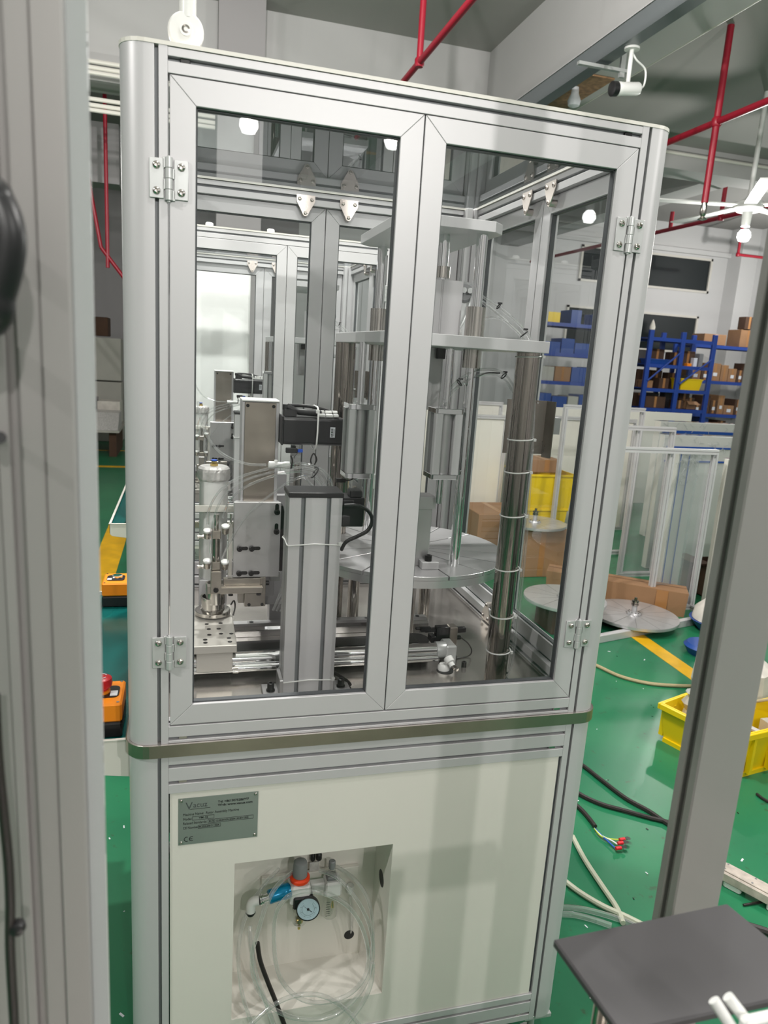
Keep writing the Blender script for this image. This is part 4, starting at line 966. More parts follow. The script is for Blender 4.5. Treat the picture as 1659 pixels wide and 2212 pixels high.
# coiled supply tube hanging out of the recess
def coil(name, pts, r_, l, closed=False): tag(MB().tube(pts, r_, 10, 6, closed).build(name, 'tube_clear'), l, 'tube')
coil('supply_tube', [(0.235,0.09,-0.4224),(0.1884,0.06,-0.4495),(0.1548,0.04,-0.5039),(0.1428,0.02,-0.5667),(0.1495,-0.005,-0.6394),(0.1728,-0.02,-0.7162),(0.205,-0.02,-0.7959)], .0042, 'outermost clear tube falling down the left edge of the recess')
coil('supply_tube', [(0.2742,0.09,-0.4306),(0.2246,0.03,-0.415),(0.1983,0.01,-0.4439),(0.182,0,-0.4962),(0.1701,-0.005,-0.5481),(0.1739,-0.01,-0.6033),(0.1989,-0.015,-0.6637),(0.2378,-0.02,-0.7036),(0.2902,-0.02,-0.7302),(0.3481,-0.02,-0.7355),(0.4024,-0.01,-0.7122),(0.4357,0,-0.6658),(0.4421,0,-0.5918),(0.4286,0.01,-0.5245),(0.3952,0.02,-0.4608),(0.3582,0.04,-0.4235),(0.3216,0.06,-0.4161)], .0048, 'wide clear tube loop reaching furthest left and right in the recess')
coil('supply_tube', [(0.1671,0.03,-0.5089),(0.1682,0.01,-0.5382),(0.1776,-0.01,-0.5921),(0.1982,-0.02,-0.6584),(0.2174,-0.025,-0.7184),(0.2309,-0.03,-0.7781)], .0048, 'clear tube crossing the left legs of the coil and dropping straight down')
coil('supply_tube', [(0.2179,0.01,-0.5354),(0.2199,0.01,-0.4708),(0.2407,0.01,-0.4334),(0.2774,0.01,-0.4218),(0.3217,0,-0.4263),(0.3697,0,-0.46),(0.4051,0,-0.5115),(0.4271,0,-0.5766),(0.4327,0,-0.6337),(0.4181,-0.01,-0.6649),(0.3854,-0.01,-0.6959),(0.3314,-0.015,-0.6982),(0.2838,-0.015,-0.6818),(0.2453,-0.01,-0.6444),(0.2248,0,-0.5992)], .0050, 'inner clear tube loop round the gauge', True)
coil('supply_tube', [(0.1668,-0.03,-0.7077),(0.2069,-0.02,-0.6822),(0.2466,-0.02,-0.6638),(0.2875,-0.02,-0.6626),(0.3295,-0.02,-0.6764),(0.3736,-0.02,-0.7145),(0.4053,-0.03,-0.7489),(0.4268,-0.04,-0.7875)], .0050, 'clear tube arching low across the bottom of the coil')
coil('supply_tube', [(0.4433,0.02,-0.6361),(0.446,0.02,-0.5737),(0.4378,0.03,-0.5067),(0.4184,0.05,-0.4652),(0.3858,0.08,-0.444),(0.3533,0.1,-0.4354)], .0042, 'clear tube rising along the right side of the coil')
coil('supply_tube', [(0.4413,-0.01,-0.6194),(0.437,-0.015,-0.6763),(0.4148,-0.02,-0.7235),(0.3841,-0.03,-0.753),(0.3678,-0.04,-0.7865)], .0050, 'clear tube leaving the coil at the lower right')
coil('supply_tube', [(0.412,0.115,-0.5436),(0.4193,0.12,-0.5945),(0.4229,0.125,-0.6391),(0.4228,0.14,-0.6848)], .0036, 'short clear tube entering the round hole in the recess back')
mb = MB(); pts = [Vector(p) for p in [(0.1822,0.012,-0.5379),(0.1887,0.006,-0.58),(0.2055,0,-0.6318),(0.2244,-0.008,-0.6826),(0.2521,-0.02,-0.7629)]]
mb.tube(pts, .0050, 8); tag(mb.build('flat_cable', 'cable_dark'), 'black cable slanting down out of the recess behind the clear coil', 'cable')

# ================================================================== hall fittings
def pipe(name, l, segs, r_, fits=(), m_='pipe_red'):
    o = thing(name, l, 'pipe', segs[0][0])
    for a, b_ in segs: MB().cyl(a, b_, r_, seg=12).build('pipe_length', m_, o)
    for p in fits: MB().lathe((p[0], p[1], p[2] - r_ * 1.3), [(r_ * 1.2, 0), (r_ * 1.5, r_ * .5), (r_ * 1.5, r_ * 2.1), (r_ * 1.2, r_ * 2.6)], seg=12).build('pipe_joint', m_, o)
    return o
z = 3.02; a = (1.8165,4.8242,3.0200)
pipe('sprinkler_pipe', 'red pipe slanting away over the enclosure with one riser', [((a[0], 1.5, z), (a[0], 8.2 if False else 7.09, z)), ((a[0], a[1], z), (a[0], a[1], 4.1))], .026, [a])
z = 2.75; a = (4.2088,4.2288,2.7500); s_ = (5.3047,5.7152,2.4500)
o = pipe('sprinkler_pipe', 'thick red pipe with long riser and drop crossing at upper right', [((a[0], 2.0, z), (a[0], 7.09, z)), ((a[0], a[1], 2.13), (a[0], a[1], 3.46))], .028, [a])
MB().lathe((a[0], a[1], 1.99), [(.012, 0), (.04, .01), (.015, .03), (.03, .06), (.022, .15)], seg=12).build('sprinkler_head', 'steel', o)
z = 2.85; a = (7.1099,7.6889,2.8500); b_ = (7.0228,8.7910,2.8500)
o = pipe('sprinkler_pipe', 'thin red pipe lower down behind the fan with two risers', [((a[0], a[1] - 2.5, z), (a[0], 13.5, z)), ((a[0], a[1], z), (a[0], a[1], 3.25)), ((a[0], b_[1], z), (a[0], b_[1], 3.1))], .03, [a])
a = (11.4668,12.5000,3.2956); b_ = (12.2374,12.5000,3.4355)
pipe('sprinkler_pipe', 'short red L-shaped pipe under the fan lamp', [(a, (b_[0], 12.5, a[2])), (a, (a[0], 12.5, 4.1))], .03, [a])
a = (-1.0801,9.0000,3.0169)
pipe('sprinkler_pipe', 'dark red pipes crossing in the dim left background', [((a[0], 8.0, 2.62), (a[0] + .15, 8.0, 1.72)), ((a[0], 8.0, 2.62), (a[0], 8.0, 4.1)), ((a[0] + .22, 8.0, 4.1), (a[0] + .22, 8.0, 1.5)), ((a[0] + .15, 8.0, 1.72), (a[0] + .75, 8.0, .95))], .022)
for i, (q, l) in enumerate((((-0.8908,7.0000,3.3364), 'upper'), ((-0.8984,7.0000,3.0020), 'lower'))):
    o = thing('conduit_pair', 'pair of white conduits on the dim left wall, %s of the two pairs' % l, 'conduit', (-2.5, 6.95, q[2]))
    for dz in (0, .055, .10): MB().cyl((-6.9, 6.95, q[2] - dz), (.3, 6.95, q[2] - dz - .02), .02, seg=8).build('conduit', 'white_paint', o)
# cable tray along the beam
t = thing('cable_tray', 'grey steel cable tray hung along the ceiling beam', 'tray', (3.12, 4, 3.05))
mb = MB(); P = [(3.06, 3.16), (3.06, 3.02), (3.17, 3.02), (3.17, 3.16), (3.165, 3.16), (3.165, 3.025), (3.065, 3.025), (3.065, 3.16)]
mb.prism(P, 1, -2, 7.05); mb.build('channel', 'tray_grey', t)
B(3.055, 3.175, -2, 7.05, 3.165, 3.172).build('cover', 'alu', t)
for y in (-1.0, 4.22, 6.4):
    mb = MB(); mb.box(2.90, 3.32, y - .018, y + .018, 2.975, 2.998); mb.box(3.26, 3.30, y - .012, y + .012, 2.94, 3.25); mb.build('hanger', 'hinge', t)
tag(MB().tube([(3.74, -2, 3.22), (3.74, 7.05, 3.22)], .014, 8).build('conduit', 'white_paint'), 'thin white conduit running along the beam edge above the camera', 'conduit')
tag(MB().tube([(3.735, 7.07, 3.37), (12.9, 7.07, 3.37)], .02, 8).build('conduit', 'white_paint'), 'white conduit across the far ceiling beam at upper right', 'conduit')
tag(B(3.34, 3.62, 4.9, 6.2, 3.185, 3.199).build('rust_patch_plate', 'rust'), 'rusty plate under the beam behind the bracket', 'plate')
# security camera
q = Vector((3.1433,3.9000,2.7442)); c = thing('security_camera', 'white bullet security camera with black lens hanging from the beam', 'camera', q)
d_ = Vector((-.975, -.04, -.15)).normalized()
MB().lathe(q - d_ * .11, [(.040, 0), (.045, .01), (.045, .15), (.048, .16), (.048, .19)], d_, 24).build('body', 'white_plastic', c)
MB().lathe(q + d_ * .075, [(.046, 0), (.05, .005), (.05, .045), (.040, .05), (0, .045)], d_, 24).build('lens_shroud', 'black_plastic', c)
MB().cyl((q.x + .01, q.y, q.z + .045), (q.x + .01, q.y, q.z + .26), .016, seg=12).build('arm', 'white_plastic', c)
MB().lathe((q.x + .01, q.y, q.z + .26), [(.055, 0), (.055, .015), (0, .02)], seg=20).build('ceiling_mount', 'white_plastic', c)
MB().cyl((q.x + .01, q.y, q.z + .275), (q.x + .01, q.y, 3.2), .012, seg=8).build('drop_rod', 'white_plastic', c)
MB().tube([q - d_ * .10, q + Vector((.17, .04, .06)), q + Vector((.16, .03, .16)), q + Vector((.06, 0, .20)), q + Vector((.02, 0, .24))], .007, 8).build('cable', 'white_plastic', c)
# unlit bulb left of the camera
q = Vector((3.4091,5.2000,3.1730)); c = thing('ceiling_bulb', 'unlit white bulb in a square holder under the beam, left of the security camera', 'bulb', q)
B(q.x - .09, q.x + .09, q.y - .06, q.y + .06, q.z + .02, q.z + .09).build('holder', 'white_plastic', c, .01); MB().lathe((q.x, q.y, q.z - .16), [(.0, 0), (.05, .02), (.06, .06), (.035, .12), (.03, .18)], seg=20).build('glass', 'label_white', c)
MB().cyl((q.x, q.y, q.z + .09), (q.x, q.y, 3.2), .01, seg=8).build('drop_rod', 'white_plastic', c)
# fan with lamp
fx, fy, fz = LAMPS[2][0], LAMPS[2][1], 2.42
c = thing('ceiling_fan', 'large white ceiling fan with long blades at right', 'fan', (fx, fy, fz))
MB().lathe((fx, fy, fz - .06), [(.10, 0), (.14, .03), (.14, .09), (.05, .12), (.03, .16)], seg=24).build('motor', 'white_plastic', c)
MB().cyl((fx, fy, fz + .1), (fx, fy, 3.469), .025, seg=12).build('down_rod', 'white_plastic', c)
for i in range(5):
    t = math.radians(20 + 72 * i); MB().obox((fx + math.cos(t) * .62, fy + math.sin(t) * .62, fz), (math.cos(t), math.sin(t), 0), .50, .06, .006).build('blade', 'white_plastic', c)
MB().cyl((fx, fy, 2.22), (fx, fy, fz - .06), .04, .05, 16).build('lamp_socket', 'white_plastic', c)
# lamps
LN = ['left bulb mirrored in the door glass, behind the viewer', 'right bulb mirrored in the door glass, behind the viewer', 'bright bulb hanging under the white ceiling fan', 'hall bulb left of the machines', 'hall bulb right of the front machine', 'hall bulb at left mirrored in the side door glass', 'hall bulb above the rear machine', 'hall bulb in front of the blue racks', 'hall bulb near the back wall windows', 'hall bulb behind the viewer at far right', 'bulb added out of view to brighten the white cabinet', 'small bulb added for a second glint in the side door glass', 'farthest hall bulb in the left background', 'bulb added out of view to brighten the machine interior']  # includes unseen bulbs added to brighten cabinet and interior, and one for a glint
for i, (x, y, z, pw) in enumerate(LAMPS):
    c = thing('hall_lamp', 'lit white ' + LN[i], 'lamp', (x, y, z))
    MB().lathe((x, y, z - .10), [(0, 0), (.045, .012), (.065, .05), (.06, .09), (.035, .12)], seg=20).build('bulb', 'bulb', c)
    if i != 2:
        MB().cyl((x, y, z + .02), (x, y, z + .10), .04, .045, 16).build('socket', 'white_plastic', c); MB().cyl((x, y, z + .10), (x, y, 3.469 if x > 3.72 and y < 7.1 else 4.1), .008, seg=8).build('cord', 'white_plastic', c)
    ld = bpy.data.lights.new('hall_light', 'POINT'); ld.energy = pw; ld.color = (1, .975, .94); ld.shadow_soft_size = .045
    lo = bpy.data.objects.new('hall_light', ld); COL.objects.link(lo); lo.location = (x, y, z - .045 + Z0)

# ================================================================== blue racks with goods
rnd = random.Random(4)
def rack(x0, xs, y0, y1, zt, levels, label, braces, name='storage_rack'):
    r = thing(name, label, 'rack', ((x0 + xs[-1]) / 2, (y0 + y1) / 2, FL))
    for x in xs:
        for y in (y0, y1): B(x - .045, x + .045, y - .03, y + .03, FL, zt).build('upright', 'rack_blue', r, .004)
    for z in levels:
        for y in (y0, y1): B(xs[0] + .045, xs[-1] - .045, y - .02, y + .02, z - .055, z + .01).build('beam', 'rack_blue', r)
        B(xs[0] + .045, xs[-1] - .045, y0 + .02, y1 - .02, z - .01, z + .008).build('shelf', 'rack_blue', r)
    for a, z0, b_, z1 in braces: MB().cyl((a, y0 - .035, z0), (b_, y0 - .035, z1), .018, seg=6).build('brace', 'rack_blue', r)
    return r
A0, A1, A2 = 8.57, 9.29, 10.01
LA = (1.36, .86, .40, .28 - .26, -.42)
rack(8.57, (A0, A1, A2), 11.0, 11.62, 1.50, LA, 'blue steel rack with three uprights and diagonal braces at far right', ((A0 + .03, .55, A1 - .03, 1.12), (A1 + .03, .52, A2 - .03, 1.02), (A0 + .05, -.05, A1 - .03, -.55), (A1 + .03, -.08, A2 - .1, -.6)))
LBv = (1.30, .62, -.05, -.55)
rack(9.9, (10.25, 12.4), 11.9, 12.5, 1.36, (1.34, .60, -.10, -.60), 'long low blue rack filled with brown cartons beyond the braced rack', ())
rack(6.4, (6.45, 8.35), 11.3, 11.95, 1.55, (1.50, .95, .42, -.12, -.6), 'blue rack seen through the right side door glass', ())
def boxthing(name, x0, x1, y0, y1, z0, z1, m_, l, cat='box', grp=None, open_=False):
    b = thing(name, l, cat, ((x0 + x1) / 2, (y0 + y1) / 2, z0), grp)
    if open_:
        mb = MB(); t = .008
        for q in ((x0, x1, y0, y0 + t), (x0, x1, y1 - t, y1), (x0, x0 + t, y0, y1), (x1 - t, x1, y0, y1)): mb.box(*q, z0, z1)
        mb.box(x0, x1, y0, y1, z0, z0 + t); mb.build('body', m_, b)
        fl = MB(); w_ = (y1 - y0) * .4; fl.obox((x0 - .04, (y0 + y1) / 2, z1 + .03), (-.8, 0, 0), .07, (y1 - y0) / 2, .003); fl.build('flap', m_, b)
        mb = MB(); a = [(x0, y0, z1), (x1, y0, z1), (x1 + .02, y0 - .1, z1 - .06), (x0 - .02, y0 - .1, z1 - .06)]; mb.face([mb.v(p) for p in a]); mb.build('flap', m_, b)
    else:
        B(x0, x1, y0, y1, z0, z1).build('body', m_, b, .004)
        B((x0 + x1) / 2 - .025, (x0 + x1) / 2 + .025, y0 - .0012, y1 + .0012, z0 + .01, z1 + .0012).build('tape', 'tape_brown' if m_.startswith('carton') else m_, b)
    return b
def bin_(x0, x1, y0, y1, z0, h, m_, l, cat='crate', name='plastic_crate', grp=None, taper=.03):
    b = thing(name, l, cat, ((x0 + x1) / 2, (y0 + y1) / 2, z0), grp); t = taper; w_ = .008
    mb = MB(); o = [(x0 + t, y0 + t), (x1 - t, y0 + t), (x1 - t, y1 - t), (x0 + t, y1 - t)]; u = [(x0, y0), (x1, y0), (x1, y1), (x0, y1)]
    def ins(L, k): return [(L[0][0] + k, L[0][1] + k), (L[1][0] - k, L[1][1] + k), (L[2][0] - k, L[2][1] - k), (L[3][0] + k, L[3][1] - k)]
    rings = [[(p[0], p[1], z0) for p in o], [(p[0], p[1], z0 + h) for p in u], [(p[0], p[1], z0 + h) for p in ins(u, w_)], [(p[0], p[1], z0 + w_) for p in ins(o, w_)]]
    mb.loft(rings); mb.build('tub', m_, b)
    rm = MB()
    for q in ((x0 - .008, x1 + .008, y0 - .008, y0), (x0 - .008, x1 + .008, y1, y1 + .008), (x0 - .008, x0, y0, y1), (x1, x1 + .008, y0, y1)): rm.box(*q, z0 + h - .02, z0 + h)
    rm.build('rim', m_, b, .002); return b
ITEMS = [
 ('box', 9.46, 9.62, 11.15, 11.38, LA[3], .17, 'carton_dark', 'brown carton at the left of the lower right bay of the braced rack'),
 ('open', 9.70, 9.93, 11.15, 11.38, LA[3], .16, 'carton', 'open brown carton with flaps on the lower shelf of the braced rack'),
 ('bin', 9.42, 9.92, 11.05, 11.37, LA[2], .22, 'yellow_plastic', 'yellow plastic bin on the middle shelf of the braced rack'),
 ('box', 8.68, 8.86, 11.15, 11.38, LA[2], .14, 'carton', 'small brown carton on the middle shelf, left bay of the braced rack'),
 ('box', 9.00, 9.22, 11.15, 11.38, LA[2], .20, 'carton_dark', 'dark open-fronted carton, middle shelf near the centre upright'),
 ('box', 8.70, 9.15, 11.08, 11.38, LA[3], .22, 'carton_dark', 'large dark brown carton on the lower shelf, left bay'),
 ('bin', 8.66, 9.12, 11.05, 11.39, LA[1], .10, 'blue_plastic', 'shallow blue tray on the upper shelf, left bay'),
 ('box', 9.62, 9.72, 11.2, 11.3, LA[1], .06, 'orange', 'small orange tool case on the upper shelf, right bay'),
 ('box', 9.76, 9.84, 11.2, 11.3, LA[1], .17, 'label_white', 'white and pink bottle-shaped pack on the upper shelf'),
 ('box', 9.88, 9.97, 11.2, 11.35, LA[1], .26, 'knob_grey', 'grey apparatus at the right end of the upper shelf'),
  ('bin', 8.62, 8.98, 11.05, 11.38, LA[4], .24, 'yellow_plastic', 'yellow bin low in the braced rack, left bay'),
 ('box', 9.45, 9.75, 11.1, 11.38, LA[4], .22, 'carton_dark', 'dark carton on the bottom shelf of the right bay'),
 ('box', 10.55, 11.10, 12.0, 12.4, 1.35, .22, 'carton', 'wide brown carton on top of the long rack'),
 ('box', 11.45, 11.85, 12.0, 12.4, 1.35, .36, 'carton', 'brown carton at the right end of the long rack top'),
 ('box', 11.50, 11.72, 11.98, 12.2, 1.72, .26, 'carton_dark', 'upper carton stacked on the right end of the long rack'),
]
for kd, x0, x1, y0, y1, z0, h, m_, l in ITEMS:
    if kd == 'bin': bin_(x0, x1, y0, y1, z0 + .0085, h, m_, l, 'bin', 'storage_bin')
    else: boxthing('storage_box', x0, x1, y0, y1, z0 + .0085, z0 + .0085 + h, m_, l, 'box', None, kd == 'open')
for li, zl in enumerate((LA[1], LA[2], LA[3], LA[4])):
    for bi, (xa, xb) in enumerate(((A0 + .07, A1 - .07), (A1 + .07, A2 - .07))):
        xm = (xa + xb) / 2 + rnd.uniform(-.05, .05)
        for k_, (p0_, p1_) in enumerate(((xa, xm - .01), (xm + .01, xb))):
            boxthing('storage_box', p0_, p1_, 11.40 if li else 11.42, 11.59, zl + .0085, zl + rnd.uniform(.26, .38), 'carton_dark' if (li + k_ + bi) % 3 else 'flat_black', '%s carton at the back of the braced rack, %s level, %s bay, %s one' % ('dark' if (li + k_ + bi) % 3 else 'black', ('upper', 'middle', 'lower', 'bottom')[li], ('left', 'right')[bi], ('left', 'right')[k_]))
mats_ = ['carton_dark', 'carton', 'carton_dark', 'grey_box', 'blue_plastic']
shelfname = {.60: 'upper', -.10: 'middle', -.60: 'bottom', 1.50: 'top', .95: 'second', .42: 'third', -.12: 'fourth'}
ordn = ['first', 'second', 'third', 'fourth', 'fifth', 'sixth', 'seventh', 'eighth', 'ninth', 'tenth']
for zl in (.60, -.10, -.60):
    x = 10.35; i = 0
    while x < 12.2 and i < 10:
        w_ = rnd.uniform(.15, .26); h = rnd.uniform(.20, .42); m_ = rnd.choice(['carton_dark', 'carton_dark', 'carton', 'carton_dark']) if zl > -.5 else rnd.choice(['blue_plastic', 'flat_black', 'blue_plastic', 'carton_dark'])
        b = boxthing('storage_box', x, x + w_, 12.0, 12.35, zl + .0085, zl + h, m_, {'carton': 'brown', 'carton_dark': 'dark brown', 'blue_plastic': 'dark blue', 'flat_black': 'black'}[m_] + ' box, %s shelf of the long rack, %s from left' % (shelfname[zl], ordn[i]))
        if rnd.random() < .75: B(x + w_ * .3, x + w_ * .7, 11.995, 11.9988, zl + h * .3, zl + h * .3 + .07).build('paper_label', 'label_white', b)
        x += w_ + .015; i += 1
cols = [('carton', 'brown'), ('blue_plastic', 'blue'), ('yellow_plastic', 'yellow'), ('blue_plastic', 'blue'), ('carton_dark', 'dark brown'), ('blue_plastic', 'blue'), ('grey_box', 'grey')]
for zl in (1.50, .95, .42, -.12, -.60):
    x = 6.55; i = 0
    while x < 8.2 and i < 8:
        w_ = rnd.uniform(.2, .34); h = rnd.uniform(.14, .36); m_, cn = cols[rnd.randrange(7)]
        if zl == 1.50 and i % 2: x += w_; i += 1; continue
        boxthing('storage_box', x, x + w_, 11.36, 11.8, zl + .0085, zl + h, m_, cn + ' box, %s shelf of the rack behind the door glass, %s from left' % (shelfname.get(zl, 'bottom'), ordn[i])); x += w_ + .02; i += 1
tag(MB().lathe((A0, 11.0, 1.501), [(.05, 0), (.055, .05), (.03, .13), (.008, .18), (0, .19)], seg=10).build('foam_wrap', 'foam_white'), 'white foam wrap on top of the leftmost blue upright', 'wrap')

# ------------------------------------------------------------------ stacked aluminium frames
def frame(name, l, x0, x1, y0, y1, z0, z1, mids=(), film=False, s_=.036, foot=False, sheet=None):
    f = thing(name, l, 'frame', ((x0 + x1) / 2, (y0 + y1) / 2, z0)); h = s_ / 2
    def bar(a, b_):
        ax = max(range(3), key=lambda i: abs(b_[i] - a[i])); o = [i for i in range(3) if i != ax]; mb = MB()
        P = [(a[o[0]] + p[0], a[o[1]] + p[1]) for p in slotted(-h, h, -h, h, (0,), (0,), (0,), (0,), .007, .006)]
        mb.prism(P, ax, min(a[ax], b_[ax]), max(a[ax], b_[ax])); mb.build('frame_bar', 'alu', f)
    for x in (x0, x1):
        for y in (y0, y1): bar((x, y, z0), (x, y, z1))
    for z in (z0 + h, z1 - h):
        for y in (y0, y1): bar((x0 + h, y, z), (x1 - h, y, z))
        for x in (x0, x1): bar((x, y0 + h, z), (x, y1 - h, z))
    for z in mids:
        for y in (y0, y1): bar((x0 + h, y, z), (x1 - h, y, z))
    if film:
        for q in ((x0, x1, y0 - h - .004, y0 - h - .002), (x0, x1, y1 + h + .002, y1 + h + .004)): B(*q, z0 + .02, z1 - .01).build('wrap_film', 'film', f)
        B(x0 - h - .004, x0 - h - .002, y0, y1, z0 + .02, z1 - .01).build('wrap_film', 'film', f)
        mb = MB()
        for z in (z1 - .10, z1 - .18): mb.box(x0, x1, y0 - h - .007, y0 - h - .005, z, z + .012)
        for x in (x0 + .12, x0 + .30): mb.box(x, x + .012, y0 - h - .007, y0 - h - .005, z0 + .05, z1 - .1)
        mb.build('blue_tape', 'blue_plastic', f)
    if sheet: B(x0 + h, x1 - h, y1 - .004, y1, z0 + s_, z0 + (z1 - z0) * sheet).build('back_sheet', 'white_paint', f)
    return f
def flat_frame(l, xs, y, z0, z1, foot=None, film=None, sheet=None, s_=.036):
    f = thing('aluminium_frame', l, 'frame', (xs[0], y, z0)); h = s_ / 2
    def bar(a, b_):
        ax = max(range(3), key=lambda i: abs(b_[i] - a[i])); o = [i for i in range(3) if i != ax]; mb = MB()
        mb.prism([(a[o[0]] + p[0], a[o[1]] + p[1]) for p in slotted(-h, h, -h, h, (0,), (0,), (0,), (0,), .007, .006)], ax, min(a[ax], b_[ax]), max(a[ax], b_[ax])); mb.build('frame_bar', 'alu', f)
    for x in xs: bar((x, y, z0 + s_), (x, y, z1 - s_))
    bar((xs[0] - h, y, z1 - h), (xs[-1] + h, y, z1 - h)); bar((xs[1 if len(xs) > 2 else 0] - h, y, z0 + h), (xs[-1] + h, y, z0 + h))
    if foot: bar((xs[-1], y - h, z0 + h), (xs[-1], y - foot, z0 + h))
    for x in xs[1:]:
        m2 = MB(); m2.box(x - .018, x - .006, y - h - .003, y - h, z1 - s_ - .022, z1 - s_); m2.build('corner_bracket', 'slot', f)
    if film:
        for q in film: B(q[0], q[1], y + h + .002, y + h + .004, z0 + .02, z1 - .005).build('wrap_film', 'film', f)
    if sheet:
        for q in sheet: B(q[0], q[1], y - .002, y + .002, z0 + s_, z1 - s_).build('back_sheet', 'white_paint', f)
    return f
flat_frame('tall bare aluminium frame nearest the carton, right of the enclosure', (2.80, 3.292, 3.650), 2.964, FL, .213, .30, film=((3.31, 3.63),))
flat_frame('second bare aluminium frame, its slim posts visible above the long carton', (3.18, 3.555, 3.875), 3.755, FL, .290, None, film=((3.57, 3.86),))
flat_frame('highest aluminium frame with open corner below the blue rack', (3.25, 4.03), 4.42, FL, .395)
flat_frame('low aluminium frame with white sheets in the far row behind the frames', (3.2, 4.0, 4.6), 5.35, FL, .22, None, sheet=((3.22, 3.98), (4.02, 4.58)))
bf = thing('aluminium_frame', 'flat aluminium base frame on the floor carrying the disc', 'frame', (3.0, 2.7, FL)); u_ = Vector((.970, .242, 0)); v2 = Vector((-.242, .970, 0)); o0 = Vector((2.40, 2.412, FL + .025))
for k_ in (0, .32): MB().obox(o0 + u_ * .62 + v2 * k_, u_, .62, .02, .0245).build('frame_bar', 'alu', bf, .002)
for k_ in (.12, .80): MB().obox(o0 + u_ * k_ + v2 * .16, v2, .139, .02, .0245).build('frame_bar', 'alu', bf, .002)
flat_frame('aluminium frame seen through the side door above the yellow crate', (2.42, 2.95), 4.98, FL, .23, .3, sheet=((2.44, 2.93),))
flat_frame('white-sheeted aluminium frame deep behind the side door glass', (2.2, 2.75, 3.3), 5.9, FL, .30, None, sheet=((2.22, 2.73), (2.77, 3.28)))
def wrapped(l, x0, x1, y0, y1, z1, tapes):
    w_ = thing('wrapped_sheet_pack', l, 'sheets', ((x0 + x1) / 2, y0, FL)); B(x0, x1, y0, y1, FL, z1).build('panel', 'white_paint', w_, .004)
    B(x0 - .01, x1 + .01, y0 - .012, y0 - .010, FL + .02, z1 + .01).build('wrap_film', 'film', w_)
    B(x0 - .01, x1 + .01, y0 - .012, y1 + .012, z1 + .004, z1 + .006).build('wrap_film', 'film', w_)
    for t_ in tapes: B(*t_).build('blue_tape', 'blue_plastic', w_)
    rw = random.Random(len(l)); mb = MB()
    for i in range(26):
        x = rw.uniform(x0, x1); z = z1 - abs(rw.gauss(0, .12)); mb.tube([(x, y0 - .014, z), (x + rw.uniform(-.03, .03), y0 - .02, z - rw.uniform(.005, .03)), (x + rw.uniform(-.05, .05), y0 - .014, z - rw.uniform(.02, .05))], .0022, 4, 2)
    o = mb.build('film_crease_glint', 'bag_film', w_); o['kind'] = 'stuff'  # pale streaks: highlights on the creased film, modelled as whitish strands
wrapped('film-wrapped white panel standing right behind the nearest bare frame', 3.46, 3.62, 3.10, 3.16, .185, [(3.463, 3.470, 3.084, 3.087, FL + .05, .18), (3.535, 3.542, 3.084, 3.087, FL + .05, .18)])
wrapped('broad film-wrapped white panel below the blue rack, right of the frames', 4.70, 5.75, 5.05, 5.15, .232, [(4.72, 5.7, 5.034, 5.037, .12, .15)])
wrapped('film-wrapped white panel with blue tape between the two bare frames', 3.95, 4.75, 3.95, 4.02, .205, [(3.97, 4.7, 3.934, 3.937, .10, .115), (3.97, 4.7, 3.934, 3.937, -.02, -.005), (4.0, 4.012, 3.934, 3.937, FL + .1, .1)])
wrapped('film-wrapped white panel half hidden by the tall post at right', 3.80, 4.35, 2.98, 3.04, .14, [(3.82, 3.832, 2.964, 2.967, FL + .1, .12)])
sh = thing('sheet_stack', 'white cabinet-like panel stack seen through the side door', 'panels', (4.4, 6.9, FL)); 
for i in range(4): B(2.9, 6.4, 6.75 + i * .05, 6.78 + i * .05, FL, .22 - i * .02).build('panel', 'white_paint', sh, .003)

def disc(x, y, z, r_, l, th=.022, hub=True, top='alu_plate'):
    d = thing('turntable_disc', l, 'disc', (x, y, z)); N = 12
    MB().lathe((x, y, z), [(r_ - .004, 0), (r_, .004), (r_, th - .004), (0, th - .004)], seg=64).build('disc_body', top, d)
    for k_ in range(N):
        t0, t1 = 2 * math.pi * k_ / N, 2 * math.pi * (k_ + 1) / N; P = []
        for rr, rev in ((r_ - .001, 0), (.055, 1)):
            da = .0018 / rr; L = [(x + rr * math.cos(t0 + da + (t1 - t0 - 2 * da) * i / 5), y + rr * math.sin(t0 + da + (t1 - t0 - 2 * da) * i / 5)) for i in range(6)]; P += L[::-1] if rev else L
        MB().prism(P, 2, z + th - .0039, z + th).build('disc_sector', top, d)
    if hub:
        MB().lathe((x, y, z + th), [(.05, 0), (.045, .012), (.018, .014), (.018, .06)], seg=24).build('hub', 'alu_plate', d)
        MB().lathe((x, y, z + th + .06), [(.024, 0), (.024, .012), (.019, .014), (.019, .020), (.024, .022), (.024, .034), (.01, .036), (.01, .055), (0, .056)], seg=20).build('spindle_nut', 'dark_steel', d)
        mb = MB()
        for i in range(10): t = 2 * math.pi * i / 10; mb.lathe((x + .038 * math.cos(t), y + .038 * math.sin(t), z + th + .009), [(.004, 0), (.004, .006), (0, .006)], seg=8)
        mb.build('hub_screws', 'bolt_black', d)
    return d
disc(3.005, 2.735, FL + .0505, .298, 'round aluminium turntable disc with central spindle lying on the base frame')
disc(2.45, 2.72, FL + .19, .27, 'round disc with spindle seen through the side door, low behind the hinge')
st = thing('disc_support', 'wooden block carrying the loose disc behind the side door', 'block', (2.45, 2.72, FL)); B(2.31, 2.59, 2.60, 2.84, FL, FL + .1895).build('block', 'carton_dark', st, .004)
disc(2.82, 3.95, FL + .405, .26, 'pale disc lying on the square brown carton behind the side door glass')
disc(3.55, 5.05, FL + .10, .28, 'pale disc leaning beside the yellow crate behind the glass', hub=False)
